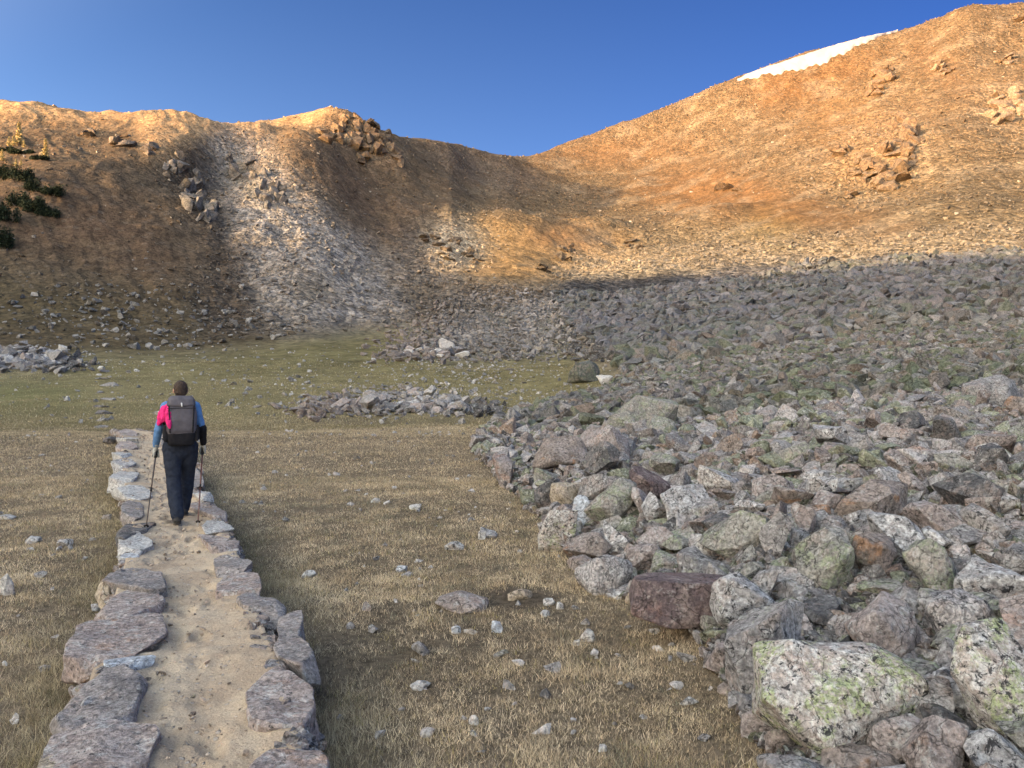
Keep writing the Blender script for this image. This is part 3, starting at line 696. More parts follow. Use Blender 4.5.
ORD = ['', 'second ', 'third ', 'fourth ', 'fifth ', 'sixth ', 'seventh ', 'eighth ', 'ninth ', 'tenth ', 'eleventh ', 'twelfth ']+['thirteenth ','fourteenth ','fifteenth ','sixteenth ']
from collections import defaultdict
grp = defaultdict(list)
for r_ in recs: grp[(r_[1], r_[3], r_[5], r_[6])].append(r_)
CACHE = {}
for key, L in grp.items():
    L.sort(key=lambda r_: r_[7])
    for n_, r_ in enumerate(L):
        i, c, me, word, dm, mk, dr, dd = r_; x, y, s = NL[i]
        if (id(me), c) not in CACHE:
            m2 = me.copy(); m2.materials.clear(); m2.materials.append(MR[c]); CACHE[(id(me), c)] = m2
        near = 'nearest' if len(L) == 1 else ORD[n_]+'nearest'
        noun = 'boulder' if word == 'boulder' else word
        look_ = {'slab':'flat slab','block':'squarish block','wedge':'pointed wedge','boulder':'chunky boulder'}[word]
        o = link(TB, CACHE[(id(me), c)], None, (x, y, zz[i]+s*dm[2]*.34+rr_.uniform(0, .2)*s), (rr_.gauss(0, .5), rr_.gauss(0, .5), rr_.uniform(0, 6.28)), (s*rr_.uniform(1., 1.35), s*rr_.uniform(.9, 1.2), s*rr_.uniform(.85, 1.2)))
        tag(o, f'{c} {look_} {dr} the {mk}' if len(L) == 1 else f'{c} {look_} {dr} the {mk}, {near} of {len(L)}', 'boulder', 'boulders in the talus field')
def tints(n, seed, names=CN, w=CW, gain=1., jit=.18):
    rg = np.random.default_rng(seed); A = np.array([TINTS[c] for c in names]); return A[rg.choice(len(names), n, p=w)]*gain*rg.uniform(1-jit, 1+jit, (n, 1))
nr_ = NL[rest]; zr = zz[rest]
o = scatter_mesh('talus_rubble', np.stack([nr_[:, 0], nr_[:, 1], zr+nr_[:, 2]*rng.uniform(.12, .38, len(nr_))], -1), nr_[:, 2]*1.18, .55, tints(len(nr_), 3), M_SMALL, LOW[40:]+LOW[:8], 3)
tag(o, 'loose grey lichened rubble filling the talus between the boulders', 'rubble', kind='stuff')
# small chips wedged deep between, tinted dark to paint the shade of the gaps
n = 76000; y = 2.*(26/2.)**np.sqrt(rng.random(n)); x = rng.uniform(-.08, 1.02, n)*y; z = H(x, y); k_ = talus_mask(x, y, z) > .35; x, y = x[k_], y[k_]; z = HG(x, y)
s = rng.uniform(.05, .13, len(x))*(1+y/25)
tag(scatter_mesh('talus_chips', np.stack([x, y, z+s*.2], -1), s, .6, tints(len(x), 4, gain=.6), M_SMALL, LOW[:14], 4), 'small stone chips in the gaps of the talus', 'rubble', kind='stuff')
# the talus farther up, out to where the slope leaves the shade
def field(n, y0, y1, t0, t1, cond, smin, smax, tint, seed, name, label, mat=M_FARROCK, sink=.2, tilt=.45, pw=1.6):
    rg = np.random.default_rng(seed); y = y0+(y1-y0)*rg.random(n)**.8; x = rg.uniform(t0, t1, n)*y
    z = H(x, y); p = cond(x, y, z); k = rg.random(n) < p; x, y = x[k], y[k]; z = HG(x, y)
    s = smin*(smax/smin)**(rg.random(len(x))**pw)
    o = scatter_mesh(name, np.stack([x, y, z+s*sink], -1), s, tilt, tint(len(x), x, y, z, seed), mat, LOW[:26], seed)
    tag(o, label, 'rubble', kind='stuff'); return o
def c_tal(x, y, z): return (talus_mask(x, y, z) > .5)*1.
def t_tal(n, x, y, z, sd):
    t = tints(n, sd, gain=.74); g = sstep(-.2, .4, fbm(x/9, y/9, 5, 3))[:, None]
    far = sstep(45, 100, y)[:, None]; t = t*(1-.35*far)*(1-far*np.array((.13, .09, .0))); t = t*(1-.55*far)+np.array((.150,.156,.185))*np.random.default_rng(sd+1).uniform(.6, 1.35, (n, 1))*.55*far; return t*(1-.15*g)+np.array((.005,.012,.0))*g  # far blocks tinted darker and bluer to paint in the slope's shade
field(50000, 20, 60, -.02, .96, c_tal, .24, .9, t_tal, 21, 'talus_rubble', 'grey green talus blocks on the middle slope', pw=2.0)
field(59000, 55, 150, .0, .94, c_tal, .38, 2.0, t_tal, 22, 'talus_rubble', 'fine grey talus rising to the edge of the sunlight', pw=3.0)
# ------------------------------------------------------------------ loose stone on the far slopes
def stony_at(x, y, z):
    c, st = cover(x, y, z); return st
def cond_stony(lo, hi, f=1.):
    def g(x, y, z):
        px, py = bear(x, y, z); s = stony_at(x, y, z)
        return sstep(lo, hi, s)*f*(talus_mask(x, y, z) < .4)
    return g
def t_ground(gain=1.15, jit=.35):
    def g(n, x, y, z, sd):
        c, st = cover(x, y, z); rg = np.random.default_rng(sd)
        g_ = c.mean(1, keepdims=True); c = c*.6+g_*np.array((1.02, .98, .95))*.4+.02
        return c*gain*rg.uniform(1-jit, 1+jit, (n, 1))
    return g
field(100000, 78, 400, -.84, .86, cond_stony(.2, .9, .75), .3, 1.25, t_ground(), 31, 'slope_scree', 'pale scree stones on the far mountain slopes', pw=2.6, sink=.2)
def c_rest(x, y, z):
    px, py = bear(x, y, z); return .5*sstep(.0, .3, fbm(x/14, y/14, 83, 3))*(talus_mask(x, y, z) < .3)
field(9000, 78, 380, -.70, .72, c_rest, .35, 1.2, lambda n, x, y, z, sd: np.full((n, 3), .24)*np.array((1., .96, .9))*np.random.default_rng(sd).uniform(.5, 1.4, (n, 1)), 32, 'slope_stones', 'scattered stones on the grassy parts of the far slopes', pw=2.6, sink=.1)
def c_foot(x, y, z):      # pale stones at the foot of the left hill
    px, py = bear(x, y, z); return np.clip(1.2-np.abs((px-150)/170)**2-np.abs((py-318)/36)**2, 0, 1)
field(1700, 82, 150, -.68, -.25, c_foot, .25, 1.2, lambda n, x, y, z, sd: np.full((n, 3), .36)*np.random.default_rng(sd).uniform(.3, .9, (n, 1)), 33, 'slope_stones', 'white stones strewn along the foot of the left hill', pw=1.8, sink=.2)
def c_mead(x, y, z):
    px, py = bear(x, y, z); p = .14+.9*np.exp(-((px-470)/90)**2-((py-375)/22)**2)+.8*np.exp(-((px-395)/110)**2-((py-402)/12)**2)+.6*np.exp(-((px-30)/80)**2-((py-362)/12)**2)+.35*np.exp(-((px-250)/90)**2-((py-380)/10)**2); return np.clip(p, 0, 1)*(py < 428)*(talus_mask(x, y, z) < .4)*(py > 345)
field(6500, 27, 95, -.70, .14, c_mead, .09, .5, lambda n, x, y, z, sd: np.full((n, 3), .38)*np.random.default_rng(sd).uniform(.5, 1.3, (n, 1)), 34, 'meadow_stones', 'small pale stones dotting the green meadow', pw=2.2, sink=.12)
def c_turf(x, y, z):
    px, py = bear(x, y, z); a, b, c = path_at(np.minimum(y, 24)); return ((np.abs(x-a) > b+.35) | (y > 22))*(talus_mask(x, y, z) < .3)*(.15+.85*sstep(-.1, .4, fbm(x/1.7, y/1.7, 91, 3)))
rg = np.random.default_rng(35); n = 1500; y = 3+21*rg.random(n); x = rg.uniform(-.72, .5, n)*y; z = H(x, y); k_ = rg.random(n) < c_turf(x, y, z); x, y = x[k_], y[k_]; z = HG(x, y); s = .03*(3.6**rg.random(len(x))**1.8)*(1+y/30)
tag(scatter_mesh('turf_pebbles', np.stack([x, y, z+s*.1], -1), s, .4, np.full((len(x), 3), .44)*rg.uniform(.4, 1.3, (len(x), 1)), M_SMALL, LOW[:20], 36), 'pale pebbles sprinkled through the dry turf', 'pebbles', kind='stuff')

# rock outcrop in the meadow: slabs heaped together, each one its own
rr_ = random.Random(15)
def heap(cx0, cx1, ty, by, n, smin, smax, where, seed, group):
    rd = random.Random(seed); L = []
    for k in range(n):
        px = rd.uniform(cx0, cx1); f = (px-cx0)/(cx1-cx0); hump = math.sin(math.pi*min(1, max(0, f)))**.6
        py = by-(by-ty)*rd.random()*hump*.75; Y = find_y(px, py); s = rd.uniform(smin, smax)*(1 if rd.random() < .8 else 1.4); L.append((px, py, Y, s))
    L.sort()
    for k, (px, py, Y, s) in enumerate(L):
        x = (px-512)/FP*Y; c = rd.choices(['white-speckled','pinkish','grey','dark'], [.45,.25,.22,.08])[0]; me, word, dm = rd.choice([q for q in SHAPES if q[1] in ('slab','wedge','block')])
        if (id(me), c) not in CACHE:
            m2 = me.copy(); m2.materials.clear(); m2.materials.append(MR[c]); CACHE[(id(me), c)] = m2
        o = link('outcrop_rock', CACHE[(id(me), c)], None, (x, Y, HG1(x, Y)+s*dm[2]*.36), (rd.gauss(0, .3), rd.gauss(0, .35), rd.uniform(0, 6.28)), (s*1.3, s*1.15, s*.95))
        look_ = {'slab':'flat slab','block':'squarish block','wedge':'pointed wedge'}[word]
        tag(o, f'{c} {look_} in {where}, {ORDN[k]} from its left end', 'rock', group)
ORDN = ['first','second','third','fourth','fifth','sixth','seventh','eighth','ninth','tenth','eleventh','twelfth','thirteenth','fourteenth','fifteenth','sixteenth','seventeenth','eighteenth','nineteenth','twentieth']+['twenty-'+q for q in ('first','second','third','fourth','fifth','sixth','seventh','eighth','ninth')]+['thirtieth']+['thirty-'+q for q in ('first','second','third','fourth','fifth','sixth','seventh','eighth','ninth')]+['fortieth']
for (a0, a1, b0, b1, n_, s0, s1, sd_, nm) in ((305, 490, 388, 415, 900, .12, .62, 61, 'meadow outcrop'), (-40, 72, 348, 370, 700, .3, 1.1, 62, 'far left rubble bank'), (392, 605, 290, 360, 2600, .28, 1.1, 63, 'grey scree toe')):
    rg = np.random.default_rng(sd_); px = rg.uniform(a0, a1, n_); f_ = (px-a0)/(a1-a0); hm = np.sin(np.pi*f_)**.5; py = b1-(b1-b0)*rg.random(n_)*hm+rg.normal(0, 2.5, n_); px = px+rg.normal(0, 14, n_)*(py > 300); yy = np.array([find_y(a, b) for a, b in zip(px, py)]); xx = (px-512)/FP*yy; ss = s0*(s1/s0)**(rg.random(n_)**1.8)
    tag(scatter_mesh('heap_rubble', np.stack([xx, yy, HG(xx, yy)+ss*.22], -1), ss, .45, tints(n_, sd_, ['pinkish','grey','white-speckled','dark'], [.25,.35,.22,.18], .82 if sd_ != 63 else .62), M_SMALL, LOW[:26], sd_), 'small broken rock of the '+nm, 'rubble', kind='stuff')
heap(335, 466, 386, 413, 39, .4, .9, 'the low meadow outcrop', 3, 'rocks of the meadow outcrop')
heap(-12, 64, 346, 368, 26, .6, 1.5, 'the far left rubble bank', 4, 'rocks of the left rubble bank')
heap(404, 470, 346, 356, 16, .6, 1.5, 'the grey scree toe', 6, 'rocks at the scree toe')
# stones along the far trail
rd = random.Random(8)
for k in range(9):
    px = 104+rd.uniform(-5, 6)+(k > 5)*3; py = 428-k*7.; Y = find_y(px, py); x = (px-512)/FP*Y; me, word, dm = rd.choice(SHAPES); s = rd.uniform(.3, .55)*(1+k*.12); c = rd.choice(['grey','dark'])
    if (id(me), c) not in CACHE:
        m2 = me.copy(); m2.materials.clear(); m2.materials.append(MR[c]); CACHE[(id(me), c)] = m2
    tag(link('trail_stone', CACHE[(id(me), c)], None, (x, Y, HG1(x, Y)+.03), (0, 0, rd.uniform(0, 6)), (s*1.3, s, s*.6)), f'grey stone on the faint trail beyond the causeway, {ORDN[k]} from the causeway end', 'stone', 'stones along the far trail')

# ------------------------------------------------------------------ crags on the mountains (part of the terrain)
M_CRAG = rock_mat('crag rock', (.09,.07,.055), (.18,.14,.10), lich_amt=.0, white_amt=.2, dark_amt=.35, rust_amt=.5, scale=.35, rust=(.20,.12,.07), pink=(.15,.12,.09), white=(.20,.165,.13))  # rock colour darkened to stand in for the crags' shadowed clefts
M_CRAG_P = rock_mat('pale crag rock', (.13,.105,.08), (.19,.155,.115), lich_amt=0, white_amt=.2, dark_amt=.3, rust_amt=.4, scale=.35, rust=(.26,.17,.10))
M_CRAG_D = rock_mat('grey crag rock', (.10,.095,.09), (.19,.175,.165), lich_amt=.1, white_amt=.2, dark_amt=.3, rust_amt=.2, scale=.35, pink=(.2,.17,.15), white=(.28,.27,.26), rust=(.15,.10,.07))
def crag(name, spots, mat, seed, label, lift=.10, big=1.):
    """spots: (px, py, w, h, depth) buttresses sunk into the slope, one mesh"""
    rd = random.Random(seed); bm = bmesh.new()
    pieces = []
    for (px, py, w, h, dpt) in spots:
        for q_ in range(5): pieces.append((px+rd.uniform(-.5, .5)*w, py+rd.uniform(-.5, .4)*h, w*big*rd.uniform(.35, .9), h*big*rd.uniform(.35, .85), rd.uniform(.8, 1.6)))
    for (px, py, w, h, dpt) in pieces:
        Y = find_y(px, py+h*.4); x = (px-512)/FP*Y; ww = w/FP*Y; hh = h/FP*Y; dd = ww*dpt
        me = hull_rock(seed*50+int(px)*7+int(py), (ww*1.15, dd*1.1, hh*.85), 10, .6, 2, .08, .0)
        q = bmesh.new(); q.from_mesh(me); bpy.data.meshes.remove(me)
        q.transform(Matrix.Translation((x, Y+dd*.15, float(H(x, Y+dd*.15))+hh*lift)) @ Euler((rd.gauss(-.3, .3), rd.gauss(0, .35), rd.uniform(-.8, .8))).to_matrix().to_4x4())
        t = bpy.data.meshes.new('t'); q.to_mesh(t); q.free(); bm.from_mesh(t); bpy.data.meshes.remove(t)
    me = bpy.data.meshes.new(name); bm.to_mesh(me); bm.free(); me.materials.append(mat)
    return tag(link(name, me), label, kind='structure')
rd = random.Random(2)
crag('crag', [(332,132,18,22,1),(346,130,16,24,1),(357,138,15,30,.8),(366,132,14,26,.9),(376,140,15,28,.9),(386,146,14,26,.9),(395,154,13,22,.9),(372,120,14,10,1),(362,152,12,20,.8),(385,132,12,16,.9),(350,120,14,8,1)], M_CRAG, 1, 'dark broken crag on the left ridge')
crag('crag', [(180,178,16,34,.9),(192,192,16,30,.9),(204,205,14,26,.9),(212,212,12,20,.9),(172,166,14,22,.9),(198,178,10,22,.8),(233,170,10,30,.7),(262,182,12,34,.7),(272,196,12,28,.7),(283,190,10,20,.7),(252,165,10,22,.7),(150,150,12,12,.8),(120,140,20,12,.9),(88,134,12,8,.9)], M_CRAG_D, 2, 'grey rock ribs on the shaded face')
crag('crag', [(882,80,12,12,1.),(875,90,10,9,1),(888,72,8,7,1),(900,122,14,18,1),(909,132,13,22,1),(912,148,12,22,1),(905,160,14,20,1),(895,172,15,18,1),(885,180,14,14,1),(892,150,14,18,1),(878,165,12,16,1),(862,160,12,14,1),(870,178,10,9,1),(845,152,12,10,1),(855,172,9,8,1),(852,195,9,6,1)], M_CRAG, 3, 'broken sunlit crag on the right mountain', .2, 1.35)
crag('crag', [(1000,100,16,14,1),(1010,112,16,16,1),(1018,98,16,18,1),(995,118,12,10,1),(1030,110,18,18,1),(940,66,10,7,1),(948,72,9,6,1),(1005,60,12,8,1),(1020,20,10,6,1)], M_CRAG_P, 4, 'pale outcrop high on the right mountain')
crag('crag', [(560,254,10,14,1),(566,262,9,10,1),(572,248,7,8,1),(545,268,14,8,1),(430,238,12,9,1),(442,246,12,9,1),(455,240,10,8,1),(468,252,10,8,1),(478,262,10,6,1),(446,256,10,7,1),(630,243,10,6,1),(640,248,8,5,1),(722,188,16,5,1),(736,190,10,4,1)], M_CRAG, 5, 'rock knobs on the low mound below the pass')

# ------------------------------------------------------------------ old snow below the summit ridge
SN = [(737,80),(752,72),(770,66),(788,60),(806,54),(822,49),(842,43),(862,38),(880,33),(897,29),(896,31),(878,38),(862,46),(848,53),(832,62),(815,69),(800,72),(785,75),(768,76),(752,79)]
def snow_mesh():
    pxs = np.linspace(737, 898, 120); up = np.interp(pxs, [p[0] for p in SN[:10]], [p[1] for p in SN[:10]]); lo = np.interp(pxs, [737]+[p[0] for p in SN[:9:-1]], [81]+[p[1] for p in SN[:9:-1]])
    V, n = [], 14
    lo = lo-2.5*np.sin(np.pi*(pxs-737)/161); E0, E1 = [], []
    for i, px in enumerate(pxs):
        ys = np.geomspace(180, 430, 2500); xs = (px-512)/FP*ys; z = H(xs, ys); pyv = 384-FP*(z-ZC)/ys; run = np.minimum.accumulate(pyv)
        def yat(py):
            k = np.nonzero(run <= py)[0]; return ys[k[0]] if len(k) else ys[np.argmin(pyv)]
        y0, y1 = yat(lo[i]+1.2*math.sin(i*.5)+.8*math.sin(i*1.3)), yat(up[i]+.8)
        E0.append(y0); E1.append(max(y1, y0+.2))
    sm = lambda a: np.convolve(np.pad(a, 4, mode='edge'), np.ones(9)/9, 'valid'); E0, E1 = sm(E0), sm(E1)
    for i, px in enumerate(pxs):
        y0, y1 = E0[i]+.8*math.sin(i*.37)+.5*math.sin(i*1.1), E1[i]; y1 = max(y1, y0+.2)
        for j in range(n+1):
            t = j/n; y_ = y0+(y1-y0)*t; x_ = (px-512)/FP*y_; th_ = math.sin(math.pi*min(1, t*1.0))**.5 if 0 < t < 1 else 0
            V.append((x_, y_, float(H(x_, y_))+(-.3 if j in (0, n) else .9*min(1, th_+.3))))
    F = [[i*(n+1)+j, (i+1)*(n+1)+j, (i+1)*(n+1)+j+1, i*(n+1)+j+1] for i in range(119) for j in range(n)]
    me = mesh_np('snow_field', np.array(V), np.array(F), M_SNOW, True); return me
tag(link('snow_field', snow_mesh()), 'long narrow patch of old snow under the summit ridge', kind='structure')
# ------------------------------------------------------------------ causeway
def path_mesh():
    Ys = np.concatenate([np.linspace(-1.5, 12, 420), np.linspace(12.05, 23.5, 180)]); n = 48; V = []
    a, b, c = path_at(Ys); ta = np.gradient(a, Ys)
    for i, y in enumerate(Ys):
        nrm = Vector((1, -ta[i])).normalized()
        for j in range(n+1):
            u = (j/n)*2-1; off = u*b[i]*.93
            x_, y_ = a[i]+nrm.x*off, y+nrm.y*off
            z_ = c[i]-.035*(1-min(1, abs(u)/.75)**2)+.035*float(fbm(np.array([x_*2.]), np.array([y_*2.]), 5, 3)[0])+.016*float(fbm(np.array([x_*7.]), np.array([y_*9.]), 6, 3)[0])
            if abs(u) > .93: z_ = min(z_, c[i]-.02)-.16*(abs(u)-.93)/.07
            V.append((x_, y_, z_))
    V = np.array(V); rdp = random.Random(77)
    for _ in range(150):      # boot prints worn into the dirt
        yp = rdp.uniform(2.3, 17); ap, bp, _c = [float(q[0]) for q in path_at([yp])]; xp = ap+rdp.gauss(0, .20)*bp*1.6; th_ = R(25)+rdp.gauss(0, .25)
        dx, dy = V[:, 0]-xp, V[:, 1]-yp; u_, v_ = dx*math.cos(th_)+dy*math.sin(th_), -dx*math.sin(th_)+dy*math.cos(th_)
        q_ = (u_/.055)**2+(v_/.14)**2; V[:, 2] += np.where(q_ < 4, -.016*np.exp(-q_**2)+.006*np.exp(-((q_-1.6)/.5)**2), 0)
    m_ = len(Ys); F = [[i*(n+1)+j, i*(n+1)+j+1, (i+1)*(n+1)+j+1, (i+1)*(n+1)+j] for i in range(m_-1) for j in range(n)]
    me = mesh_np('footpath', np.array(V), np.array(F), M_DIRT, True); return me
tag(link('footpath', path_mesh()), kind='structure')
# fine core of the causeway below the dirt, so its sides read as packed earth and stone
# edging stones: (px, py of top centre, width px, depth along the path in m, height, material, label, shape)
def edge_stone(px, py, w, ln, hgt, mat, label, seed, yaw=None, proud=.028, tilt=0):
    ys = np.linspace(2.4, 24, 3000); a, b, c = path_at(ys); zt = c+proud; k = np.argmin(np.abs(384-FP*(zt-ZC)/ys-py)); y = float(ys[k]); x = (px-512)/FP*y
    ww = w/FP*y; me = hull_rock(4000+seed, (ww, ln, hgt), 16, .82, 4 if y < 8 else 3, .045, .03, True, False); me.materials.append(mat)
    i = np.searchsorted(PY_, y); a1, _, c1 = path_at([y]); a2, _, _ = path_at([y+.2])
    yw = math.atan2(-(float(a2[0])-float(a1[0])), .2) if yaw is None else yaw
    top = float(c1[0])+proud
    o = link('edging_stone', me, None, (x, y, top-hgt*.22), (tilt+random.gauss(0, .025), random.gauss(0, .04), yw+random.gauss(0, .08)))
    tag(o, label, 'stone', 'edging stones of the causeway'); return o
P_, G_ = M_EDGE, M_EDGE_G
EL = [ # left row
 (100,752,104,.50,.34,P_,'broad pinkish slab with an orange rounded corner, nearest of the left row'),
 (52,762,34,.32,.34,M_TAN,'orange-brown rounded stone at the outer near corner of the left row'),
 (99,694,84,.62,.36,G_,'large dark grey slab with a yellow lichen spot in the left row'),
 (130,660,50,.17,.16,M_BLUE,'thin bluish white slab set inside the left row'),
 (118,638,84,.33,.34,P_,'long pink and grey striped slab in the left row'),
 (131,603,62,.34,.32,P_,'pinkish slab with a shadowed front notch in the left row'),
 (132,576,54,.36,.30,G_,'purplish grey flat slab behind the notched pinkish one'),
 (106,580,20,.40,.30,M_TAN,'orange stone on the outer side of the purplish grey slab'),
 (130,555,18,.24,.22,M_BLUE,'small bluish stone in the left row'),
 (136,541,30,.32,.26,M_PALE,'pale flat stone between the bluish stone and the dark slab'),
 (136,529,34,.30,.22,MR['dark'],'dark flat slab under the tip of the left trekking pole'),
 (132,508,22,.60,.34,G_,'bluish dark grey block left of the hiker shins'),
 (134,489,28,.65,.32,M_PALE,'big whitish stone left of the hiker knees'),
 (127,474,26,.65,.34,M_PALE,'whitish angular stone left of the hiker thighs'),
 (124,462,22,.65,.34,MR['white-speckled'],'speckled stone left of the hiker hips'),
 (125,453,20,.65,.3,M_PALE,'pale blocky stone left of the hiker hand'),
 (126,445,18,.75,.3,P_,'pinkish stone left of the hiker waist'),
 (125,438,16,.8,.3,M_PALE,'pale stone second from the far end of the left row'),
 (127,432,16,.9,.3,P_,'pale pink stone closing the far end of the left row'),
 # right row
 (282,758,88,.42,.34,P_,'grey-pink slab nearest of the right row'),
 (280,694,66,.60,.36,P_,'large pale pink slab behind the nearest one of the right row'),
 (293,648,34,.26,.30,G_,'narrow dark grey stone in the right row'),
 (290,625,28,.30,.30,G_,'small dark grey block in the right row'),
 (262,600,42,.32,.28,G_,'grey stepped slab in the right row'),
 (241,581,44,.32,.30,P_,'pink-grey block in the right row beyond the stepped slab'),
 (231,564,38,.26,.26,G_,'dark bluish flat slab in the right row'),
 (222,541,30,.36,.32,P_,'pinkish brown block in the right row'),
 (215,527,32,.34,.30,M_PALE,'whitish flat slab just behind the right pole'),
 (208,508,26,.60,.28,P_,'pale pink slab right of the hiker feet'),
 (198,492,18,.60,.28,M_PALE,'whitish slab right of the hiker calves'),
 (194,477,16,.65,.28,G_,'grey block right of the hiker knees'),
 (184,462,14,.8,.28,P_,'pinkish slab half hidden behind the hiker right leg'),
 (174,447,13,1.,.28,M_PALE,'pale slab beyond the hiker in the right row'),
 (165,436,13,1.2,.28,G_,'grey slab at the far end of the right row'),
]
def edge_y(px, py, proud=.035):
    ys = np.linspace(2.4, 24, 3000); a, b, c = path_at(ys); return float(ys[np.argmin(np.abs(384-FP*(c+proud-ZC)/ys-py))])
INNER = {1, 3, 7, 8}
for row in ([i for i in range(19) if i not in INNER], list(range(19, len(EL)))):
    ys_ = [edge_y(EL[i][0], EL[i][1]) for i in row]
    mids = [ys_[0]-(ys_[1]-ys_[0])*.5]+[(p_+q_)/2 for p_, q_ in zip(ys_, ys_[1:])]+[ys_[-1]+(ys_[-1]-ys_[-2])*.5]
    for k, i in enumerate(row):      # each stone reaches to its neighbours
        px, py, w_, ln, hg, m_, lb = EL[i]; edge_stone(px, py, w_*1.06, (mids[k+1]-mids[k])*1.2*random.uniform(.94, 1.08), hg, m_, lb, i)
for i in INNER: px, py, w_, ln, hg, m_, lb = EL[i]; edge_stone(px, py, w_, ln, hg, m_, lb, i, proud=.02)
# earth and small stone packed against and between the edging stones
rg = np.random.default_rng(44); n = 2600; y = 2.2+20*rg.random(n)**1.3; a, b, c = path_at(y); sd = np.where(rg.random(n) < .5, -1, 1); off = b*rg.uniform(.78, 1.12, n); x = a+sd*off
s = rg.uniform(.03, .11, n)*(1+y/40); z = c-.02-.17*np.clip((off/b-.95)/.17, 0, 1)
tag(scatter_mesh('packed_stones', np.stack([x, y, z], -1), s, .3, tints(n, 6, ['pinkish','grey','white-speckled','rusty'], [.4,.25,.15,.2]), M_SMALL, LOW[40:], 45), 'small stones packed between the edging stones', 'stones', kind='stuff')
n = 2600; y = 2.4+17*rg.random(n)**1.4; a, b, c = path_at(y); x = a+b*rg.uniform(-.85, .85, n); s = .008*(4.5**(rg.random(n)**3))*(1+y/25)
tag(scatter_mesh('path_gravel', np.stack([x, y, c-.025+s*.1], -1), s, .3, np.array((.42,.35,.28))*rg.uniform(.5, 1.35, (n, 1)), M_SMALL, LOW[:12], 46), 'fine gravel on the trodden path', 'gravel', kind='stuff')

